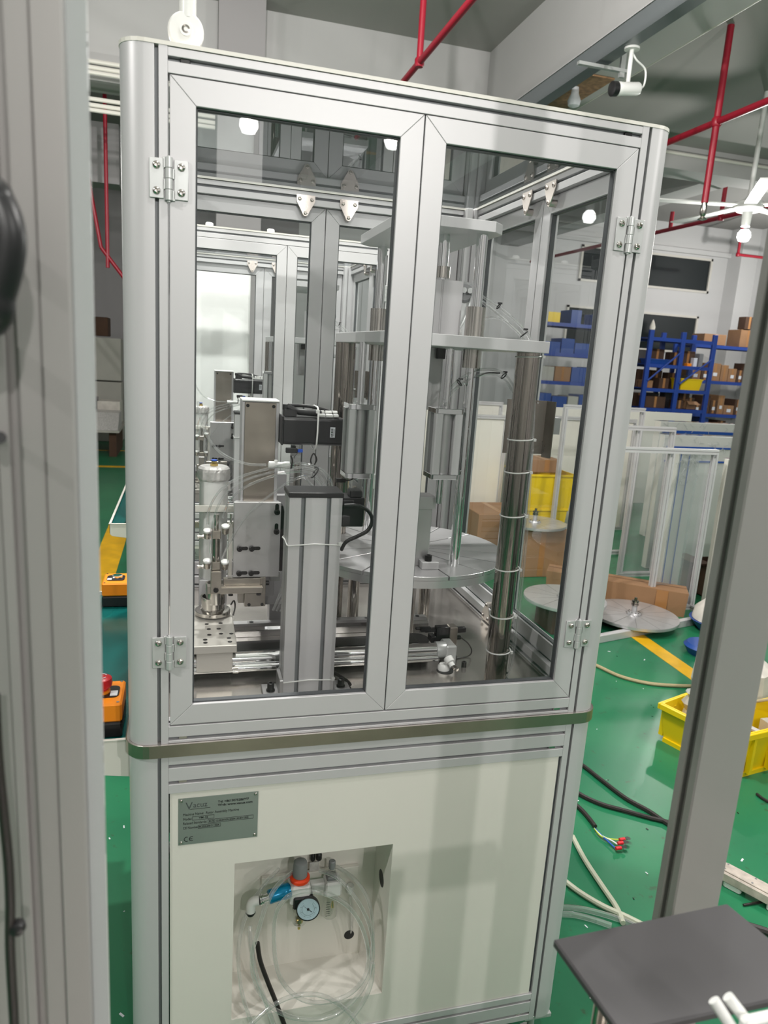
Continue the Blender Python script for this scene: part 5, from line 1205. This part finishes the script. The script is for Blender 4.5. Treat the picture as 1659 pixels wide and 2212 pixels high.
# cartons
lc = thing('long_carton', 'long closed brown carton beside the turntable disc', 'carton', (3.05, 3.15, FL)); ang = math.atan2(-.30, .44); ca, sa = math.cos(ang), math.sin(ang)
LCT = lambda p: (3.470 + p[0] * ca - p[1] * sa, 2.80 + p[0] * sa + p[1] * ca, p[2])
mb = MB(LCT); mb.loft([[(-.98, 0, FL), (0, 0, FL), (0, .16, FL), (-.98, .16, FL)], [(-.99, -.01, FL + .195), (.01, -.01, FL + .18), (.0, .17, FL + .185), (-.99, .17, FL + .20)]]); mb.build('body', 'carton', lc)
B(-.205, -.125, -.012, -.006, FL + .002, FL + .178, LCT).build('tape', 'tape_brown', lc); mb = MB(LCT); mb.loft([[(-.985, .10, FL + .200), (.003, .10, FL + .186), (.003, .102, FL + .186), (-.985, .102, FL + .200)], [(-.985, .10, FL + .2015), (.003, .10, FL + .1875), (.003, .102, FL + .1875), (-.985, .102, FL + .2015)]]); mb.build('seam', 'carton_dark', lc)
boxthing('carton', 2.60, 3.05, 3.78, 4.12, FL, FL + .40, 'carton', 'square brown carton under the pale disc', 'carton')
boxthing('carton', 3.95, 4.25, 3.2, 3.5, FL, FL + .24, 'carton_dark', 'open brown carton between the frames at right', 'carton', None, True)
boxthing('carton', 2.45, 2.93, 4.25, 4.75, FL, FL + .42, 'carton', 'brown carton in front of the yellow crate, seen through the side door', 'carton')
boxthing('carton', 3.05, 3.35, 4.55, 4.85, FL + .742, FL + .86, 'carton', 'brown carton lying in the yellow crate, behind the glass', 'carton')
bin_(2.98, 3.46, 4.45, 4.95, FL + .4205, .32, 'yellow_plastic', 'upper yellow crate of two, behind the side door glass')
bin_(3.02, 3.42, 4.48, 4.92, FL, .42, 'yellow_plastic', 'lower yellow crate of two, behind the side door glass')
boxthing('carton', 2.0, 2.55, 5.0, 5.5, FL, FL + .30, 'carton', 'brown carton in shadow behind the round table', 'carton')
# yellow crates at right
def crate_rot(c, ang, L_, W_, H_, l):
    b = thing('plastic_crate', l, 'crate', (c[0], c[1], FL)); ca, sa = math.cos(ang), math.sin(ang)
    T = lambda p: (c[0] + p[0] * ca - p[1] * sa, c[1] + p[0] * sa + p[1] * ca, p[2])
    mb = MB(T); t = .025; z0, z1 = FL, FL + H_
    def R4(x, y, z, k=0): return [(-x + k, -y + k, z), (x - k, -y + k, z), (x - k, y - k, z), (-x + k, y - k, z)]
    mb.loft([R4(L_ - t, W_ - t, z0), R4(L_, W_, z1), R4(L_, W_, z1, .008), R4(L_ - t, W_ - t, z0 + .01, .008)]); mb.build('tub', 'yellow_plastic', b)
    rm = MB(T)
    for q in ((-L_ - .012, L_ + .012, -W_ - .012, -W_), (-L_ - .012, L_ + .012, W_, W_ + .012), (-L_ - .012, -L_, -W_, W_), (L_, L_ + .012, -W_, W_)): rm.box(*q, z1 - .03, z1)
    rm.build('rim', 'yellow_plastic', b, .003)
    rb = MB(T)
    for i in range(5): x = -L_ * .8 + i * L_ * .4; rb.box(x - .008, x + .008, -W_ - .008, -W_ + .015, z0 + .02, z1 - .03); rb.box(x - .008, x + .008, W_ - .015, W_ + .008, z0 + .02, z1 - .03)
    ft = MB(T)
    for q in ((-L_ + t - .01, L_ - t + .01, -W_ + t - .012, -W_ + t), (-L_ + t - .012, -L_ + t, -W_ + t, W_ - t)): ft.box(*q, z0, z0 + .02)
    ft.build('foot_rim', 'yellow_plastic', b); rb.build('rib', 'yellow_plastic', b); return b, T
a, b_ = Vector((2.2268,1.3452,-0.9800)), Vector((2.2436,1.2258,-0.9800)); d_ = (b_ - a).normalized()
crate_rot((2.372, 1.289), math.atan2(.33, .94), .165, .090, .19, 'yellow plastic crate with a crumpled bag, left of the tall post')
tag(MB().lathe((2.345, 1.285, FL + .012), [(.03, 0), (.045, .04), (.055, .10), (.045, .15), (.062, .185), (.04, .215), (.05, .235), (0, .23)], seg=11).build('plastic_bag', 'bag_film', smooth=False), 'crumpled translucent plastic bag in the left yellow crate', 'bag')
crate_rot((2.625, 1.110), math.atan2(.17, .985), .31, .105, .22, 'big yellow crate with metal parts, right of the tall post')
mp = thing('flat_bar', 'flat pale metal bar leaning in the big yellow crate', 'bar', (2.50, 1.09, FL + .15)); mb = MB(); mb.obox((2.50, 1.09, FL + .16), (.25, -.75, 0), .085, .014, .004); mb.build('bar', 'alu', mp)
tag(MB().cyl((2.40, 1.03, FL + .10), (2.50, 1.05, FL + .105), .016, seg=16).build('steel_pin', 'chrome'), 'short chrome cylinder in the big yellow crate', 'cylinder')
tag(B(2.60, 2.80, 1.07, 1.15, FL + .012, FL + .17).build('metal_block', 'ivory_metal'), 'pale machined block in the big yellow crate', 'block')
tag(B(2.42, 2.49, 1.10, 1.15, FL + .012, FL + .15).build('red_reel', 'wire_red', None, .02), 'small red reel in the big yellow crate', 'reel')
tag(MB().tube([(2.33, 1.17, FL + .228), (2.6, 1.20, FL + .229), (2.92, 1.22, FL + .228)], .007, 8).build('wood_stick', 'hose_tan'), 'thin brown stick lying across the big yellow crate', 'stick')
mb = MB().lathe((2.85, 1.62, FL), [(.17, 0), (.20, .10), (.19, .22), (.10, .28), (0, .28)], seg=14); tag(mb.build('foam_bundle', 'foam_white', smooth=False), 'white crumpled foam bundle behind the big yellow crate', 'bundle')
# round white lid and blue basin
q = (3.4272,2.5341,-0.9800); l_ = thing('blue_basin', 'blue basin with white foam dome, half behind the tall post', 'basin', (q[0] + .12, q[1], FL))
MB().lathe((q[0] + .12, q[1], FL), [(.13, 0), (.19, .07), (.20, .08), (.185, .08), (.125, .01)], seg=28).build('basin', 'blue_plastic', l_)
MB().lathe((q[0] + .12, q[1], FL + .082), [(.183, 0), (.17, .07), (.12, .12), (.05, .14), (0, .142)], seg=24).build('foam_dome', 'foam_white', l_)
q = (3.0969,2.1549,-0.9800); tag(MB().lathe((q[0] + .06, q[1] + .05, FL), [(.09, 0), (.12, .05), (.10, .07), (0, .07)], seg=24).build('blue_saucer', 'blue_plastic'), 'round blue saucer on the floor beside the yellow line', 'saucer')
# power strip
p0, p1 = Vector((1.8142,0.4583,-0.9250)), Vector((1.9052,0.2941,-0.9250)); d_ = (p1 - p0).normalized(); ln = (p1 - p0).length + .12; nn = Vector((d_.y, -d_.x, 0))
s_ = thing('power_strip', 'grubby white power strip lying on the green floor', 'power strip', (p0 + d_ * ln / 2)[:2] + (FL,))
mid = p0 + d_ * ln / 2; T = lambda p: tuple(Vector((mid.x, mid.y, 0)) + d_ * p[0] + nn * p[1] + Vector((0, 0, p[2])))
MB(T).prism(rrect(-ln / 2, ln / 2, -.032, .032, .026), 2, FL + .02, FL + .055).build('body', 'strip_dirty', s_, .004)
MB(T).prism(rrect(-ln / 2 + .012, ln / 2 - .012, -.024, .024, .02), 2, FL + .0551, FL + .060).build('face', 'strip_dirty', s_, .002)
for x in (-.09, .05, .16):
    MB(T).prism(rrect(x - .03, x + .03, -.028, .028, .01), 2, FL, FL + .0195).build('foot', 'white_plastic', s_, .003)
sr = MB(T)
for x in (-ln / 2 + .03, -ln / 2 + .12, .02, .15):
    for y in (-.016, .016): sr.box(x - .003, x + .003, y - .003, y + .003, FL + .0602, FL + .061)
sr.build('cover_screws', 'slot', s_)
# cables and hoses on the floor
def floor_line(name, pts, r_, m_, l, cat): tag(MB().tube([(p[0], p[1], FL + r_ + .001 + (i % 2) * .0) for i, p in enumerate(pts)], r_, 8).build(name, m_), l, cat)
floor_line('black_cable', [(1.682,1.236,-0.98),(1.706,1.151,-0.98),(1.726,1.043,-0.98),(1.754,0.9145,-0.98),(1.798,0.8215,-0.98),(1.823,0.7389,-0.98),(1.873,0.6422,-0.98)], .0085, 'cable_dark', 'upper black cable on the floor running to the tall post', 'cable')
floor_line('black_cable', [(1.56,1.037,-0.98),(1.583,0.9624,-0.98),(1.634,0.8919,-0.98),(1.704,0.8378,-0.98),(1.772,0.7849,-0.98),(1.828,0.7464,-0.98),(1.901,0.6777,-0.98)], .0085, 'cable_dark', 'lower black cable on the floor meeting the upper one', 'cable')
floor_line('thin_cable', [(1.746,0.9348,-0.98),(1.78,0.8575,-0.98),(1.819,0.7623,-0.98)], .004, 'cable_dark', 'thin black wire beside the upper black cable', 'cable')
floor_line('floor_hose', [(2.292,2.218,-0.98),(2.346,2.101,-0.98),(2.404,1.953,-0.98),(2.515,1.851,-0.98),(2.66,1.803,-0.98),(2.872,1.763,-0.98)], .010, 'hose_tan', 'tan hose curving across the floor toward the crates', 'hose')
floor_line('cream_hose', [(1.412,0.733,-0.98),(1.391,0.6112,-0.98),(1.381,0.4806,-0.98),(1.375,0.3877,-0.98),(1.358,0.3224,-0.98)], .009, 'hose_cream', 'straight cream hose running down to the black plate', 'hose')
floor_line('cream_hose', [(1.264,0.5355,-0.98),(1.289,0.4722,-0.98),(1.332,0.4018,-0.98),(1.382,0.3466,-0.98),(1.427,0.2899,-0.98)], .009, 'hose_cream', 'cream hose crossing under the straight one', 'hose')
floor_line('clear_hose', [(1.186,0.4239,-0.98),(1.25,0.4055,-0.98),(1.313,0.3698,-0.98),(1.369,0.3277,-0.98),(1.407,0.2845,-0.98)], .009, 'tube_clear', 'upper of two clear hoses on the floor by the black plate', 'hose')
floor_line('clear_hose', [(1.171,0.3971,-0.98),(1.221,0.3835,-0.98),(1.27,0.3547,-0.98),(1.315,0.3195,-0.98)], .009, 'tube_clear', 'lower of two clear hoses on the floor by the black plate', 'hose')
floor_line('black_cable', [(1.708,0.2638,-0.98),(1.746,0.2354,-0.98),(1.798,0.195,-0.98),(1.831,0.1553,-0.98)], .012, 'cable_dark', 'black cable on the floor right of the black plate', 'cable')
floor_line('black_cable', [(2.34,0.8469,-0.98),(2.342,0.8078,-0.98),(2.364,0.7569,-0.98)], .006, 'cable_dark', 'short black cable end at the right picture edge', 'cable')
floor_line('thin_cable', [(1.81,0.3185,-0.98),(1.874,0.3185,-0.98),(1.968,0.3176,-0.98)], .004, 'cable_dark', 'thin straight black wire below the power strip', 'cable')
c = thing('wire_ends', 'black cable ending in coloured wires with red crimp terminals', 'cable', (1.5703,0.6964,-0.9700))
mb = MB().tube([(p[0], p[1], FL + .009) for p in [(1.514,0.9554,-0.98),(1.53,0.8856,-0.98),(1.533,0.8269,-0.98),(1.53,0.7713,-0.98)]], .0085, 8); mb.build('jacket', 'cable_dark', c)
for pts, m_ in (([(1.52,0.7618,-0.97),(1.525,0.7177,-0.97),(1.532,0.672,-0.97),(1.536,0.6431,-0.97)], 'wire_blue'), ([(1.52,0.7618,-0.97),(1.52,0.716,-0.97),(1.546,0.6954,-0.97),(1.578,0.6844,-0.97)], 'wire_yellow'), ([(1.52,0.7618,-0.97),(1.523,0.7208,-0.97),(1.545,0.6877,-0.97),(1.556,0.6624,-0.97)], 'white_plastic')): MB().tube(pts, .0028, 6).build('wire', m_, c)
for p in ([(1.532,0.6373,-0.965),(1.574,0.6785,-0.965),(1.555,0.6612,-0.965)]):
    v0 = Vector(p); MB().cyl(v0, v0 + Vector((.022, .0, 0)), .0065, seg=10).build('crimp_sleeve', 'wire_red', c)
    MB().lathe(v0 + Vector((.035, 0, 0)), [(.004, 0), (.010, 0), (.010, .002), (.004, .002)], seg=14).build('ring_lug', 'chrome', c)

# ------------------------------------------------------------------ dim goods far on the left
g = thing('pallet', 'flat pallet of film-wrapped sheets in the left background', 'pallet', (-2.0, 10.2, FL))
B(-3.2, -.9, 9.6, 10.9, -.62, -.59).build('deck', 'grey_box', g)
for x in (-3.1, -2.0, -1.0): B(x - .05, x + .05, 9.7, 10.8, FL, -.6205).build('leg', 'carton_dark', g)
mb = MB(); mb.loft([[(-1.75, 9.62, -.589), (-.92, 9.62, -.589), (-.92, 10.3, -.589), (-1.75, 10.3, -.589)], [(-1.45, 9.9, -.36), (-.92, 9.9, -.36), (-.92, 10.3, -.36), (-1.45, 10.3, -.36)]]); tag(mb.build('wrapped_sheets', 'skin_foil', smooth=False), 'film-wrapped grey sheets sloping on the left pallet', 'sheets')
for (x0, x1, y0, z0, z1, m_, l, nm) in (
  (-1.90, -1.30, 10.35, -.589, -.20, 'mauve_box', 'mauve film-covered block at the back of the pallet', 'wrapped_block'),
  (-1.28, -.95, 10.40, -.589, -.24, 'foam_white', 'small white foam box on the pallet', 'foam_box'),
  (-2.6, -1.94, 11.3, .02, .70, 'grey_box', 'left large grey-beige panel box in the left background', 'panel_box'),
  (-1.93, -1.0, 11.3, .02, .70, 'grey_box', 'right large grey-beige panel box in the left background', 'panel_box'),
  (-2.4, -1.0, 11.3, -.979, .0, 'grey_box', 'long low grey box under the panel boxes', 'panel_box'),
  (-2.35, -1.86, 11.25, .72, 1.22, 'skin_foil', 'white box wrapped in shiny film on top of the panel boxes', 'wrapped_box'),
  (-1.82, -1.2, 11.4, .72, 1.02, 'carton_dark', 'brown carton next to the shiny wrapped box', 'carton')):
    tag(B(x0, x1, y0, y0 + .45, z0, z1).build(nm, m_, None, .01), l, 'box')

# ================================================================== things near the lens
nb = thing('near_machine_base', 'base cabinet of the near machine below and behind the viewer', 'machine', (.5, -1.5, FL))
B(-.2, 1.1, -2.3, -.84, FL + .08, -.22).build('cabinet', 'white_paint', nb, .004); B(-.15, 1.05, -2.25, -.90, FL, FL + .0795).build('plinth', 'black_plastic', nb); B(-.21, 1.11, -2.31, -.83, -.2195, -.20).build('table', 'steel_table', nb)
p = thing('near_door_post', 'blurred grey aluminium door frame and post at the left picture edge', 'post', (-.08, -.75, FL))
MB().prism(slotted(-.1010, -.0700, -.750, -.715, fs=(-.0895,), ls=(), w_=.008, dp=.008), 2, FL, 2.0).build('post', 'fore_alu', p, .001)
MB().prism([(-.0695, -.752), (-.0500, -.752), (-.0500, -.720), (-.0695, -.720)], 2, FL, 2.0).build('door_bar', 'fore_alu', p, .001)
B(-.0498, -.0365, -.740, -.736, FL + .1, 2.0).build('acrylic_strip', 'film', p)
B(-.0498, -.0365, -.7355, -.7335, FL + .1, 2.0).build('door_edge', 'white_plastic', p)
B(-.135, -.1015, -.745, -.700, FL, 2.0).build('outer_post', 'fore_alu', p, .001)
h = thing('door_handle', 'black blurred door handle at the left picture edge', 'handle', (-0.0817,-0.8000,0.7674))
pts = [(-0.0856,-0.83,0.8005),(-0.0787,-0.83,0.795),(-0.0743,-0.83,0.7804),(-0.0755,-0.83,0.7649),(-0.0808,-0.83,0.7462),(-0.0873,-0.83,0.7299)]
mb = MB().tube([(-.128, -.83, pts[0][2])] + pts + [(-.128, -.83, pts[-1][2])], .0125, 14); mb.build('grip', 'black_plastic', h)
for q in (pts[0], pts[-1]): MB().cyl((-.122, -.83, q[2]), (-.122, -.7455, q[2]), .009, seg=12).build('mount', 'black_plastic', h)
c = thing('near_cable', 'black cable hanging down the near post at the left edge', 'cable', (-0.0991,-0.8000,0.2834))
MB().tube([(-0.1001,-0.8,0.4746),(-0.1002,-0.8,0.4241),(-0.0986,-0.8,0.3788),(-0.0973,-0.8,0.3397),(-0.0976,-0.8,0.3037),(-0.0994,-0.8,0.2627),(-0.0996,-0.8,0.1981),(-0.1002,-0.8,0.1534)], .0036, 10).build('cable', 'cable_dark', c)
MB().lathe((-0.0935,-0.8000,0.2812), [(.0, -.006), (.005, -.004), (.0062, 0), (.005, .004), (0, .006)], (0, -1, 0), 16).build('clip', 'black_plastic', c)
MB().cyl((-0.0985,-0.8000,0.2821), (-0.0941,-0.8000,0.2813), .003, seg=8).build('clip_stem', 'black_plastic', c)
MB().cyl((-0.0882,-0.8000,0.6560), (-0.0995,-0.7500,0.6493), .004, seg=12).build('upper_clip', 'black_plastic', c)

p = thing('near_right_post', 'blurred tall grey slotted aluminium post at the right', 'post', (.72, -.58, FL))
P = slotted(.6890, .7660, -.600, -.5600, ls=(-.580,), rs=(-.580,), bs=(.707, .747), w_=.010, dp=.010)
MB().prism(P, 2, FL, 2.2).build('post', 'fore_alu', p, .002)
B(.6985, .700, -.5852, -.5748, FL, 2.2).build('slot_strip', 'slot', p)

k = thing('black_plate', 'black flat plate on a bracket close to the lens at lower right', 'plate', (.55, -.76, .05))
mb = MB(); z0, z1 = .090, .100; P = [(.4265, -.717), (.666, -.708), (.690, -.835), (.436, -.835)]
mb.prism([P[0], P[3], P[2], P[1]], 2, z0, z1); mb.build('plate_top', 'flat_black', k, .002)
MB().cyl((.470, -.760, -.98), (.470, -.760, .0895), .009, seg=16).build('stem', 'dark_steel', k)
B(.4625, .62, -.775, -.750, .065, .0895).build('bracket', 'black_plastic', k, .002)
w_ = thing('white_clip', 'white plastic double clip at the lower right corner', 'clip', (0.4692,-0.9300,0.2161))
for a, b_ in (((0.4710,-0.9000,0.1982), (0.4867,-0.9200,0.1729)), ((0.4852,-0.9000,0.1991), (0.5058,-0.9200,0.1733))): MB().tube([a, Vector(a).lerp(Vector(b_), .5), b_], .0050, 12).build('prong', 'white_plastic', w_)
q = (0.5015,-0.9200,0.1935); B(q[0] - .018, q[0] + .05, -.925, -.915, q[2] - .03, q[2] + .004).build('body', 'white_plastic', w_, .003)

# ------------------------------------------------------------------ small litter on the green floor
rl = random.Random(9); mb = MB(); mb2 = MB()
for i in range(150):
    x, y = rl.uniform(1.1, 3.4), rl.uniform(-.2, 2.4); s_ = rl.uniform(.0015, .0045); t = rl.uniform(0, 3)
    (mb if i % 3 else mb2).obox((x, y, FL + .001), (math.cos(t), math.sin(t), 0), s_ * rl.uniform(1, 2.4), s_ * .7, .0008)
for i in range(70):
    x, y = rl.uniform(-.7, -.1), rl.uniform(-.2, 5); s_ = rl.uniform(.0015, .005); t = rl.uniform(0, 3)
    mb.obox((x, y, FL + .001), (math.cos(t), math.sin(t), 0), s_ * rl.uniform(1, 3), s_ * .6, .0008)
o = tag(mb.build('floor_crumbs', 'label_white'), 'pale crumbs and chips scattered on the green floor', 'litter'); o['kind'] = 'stuff'
o = tag(mb2.build('floor_crumbs', 'bolt_black'), 'dark crumbs scattered on the green floor at right', 'litter'); o['kind'] = 'stuff'
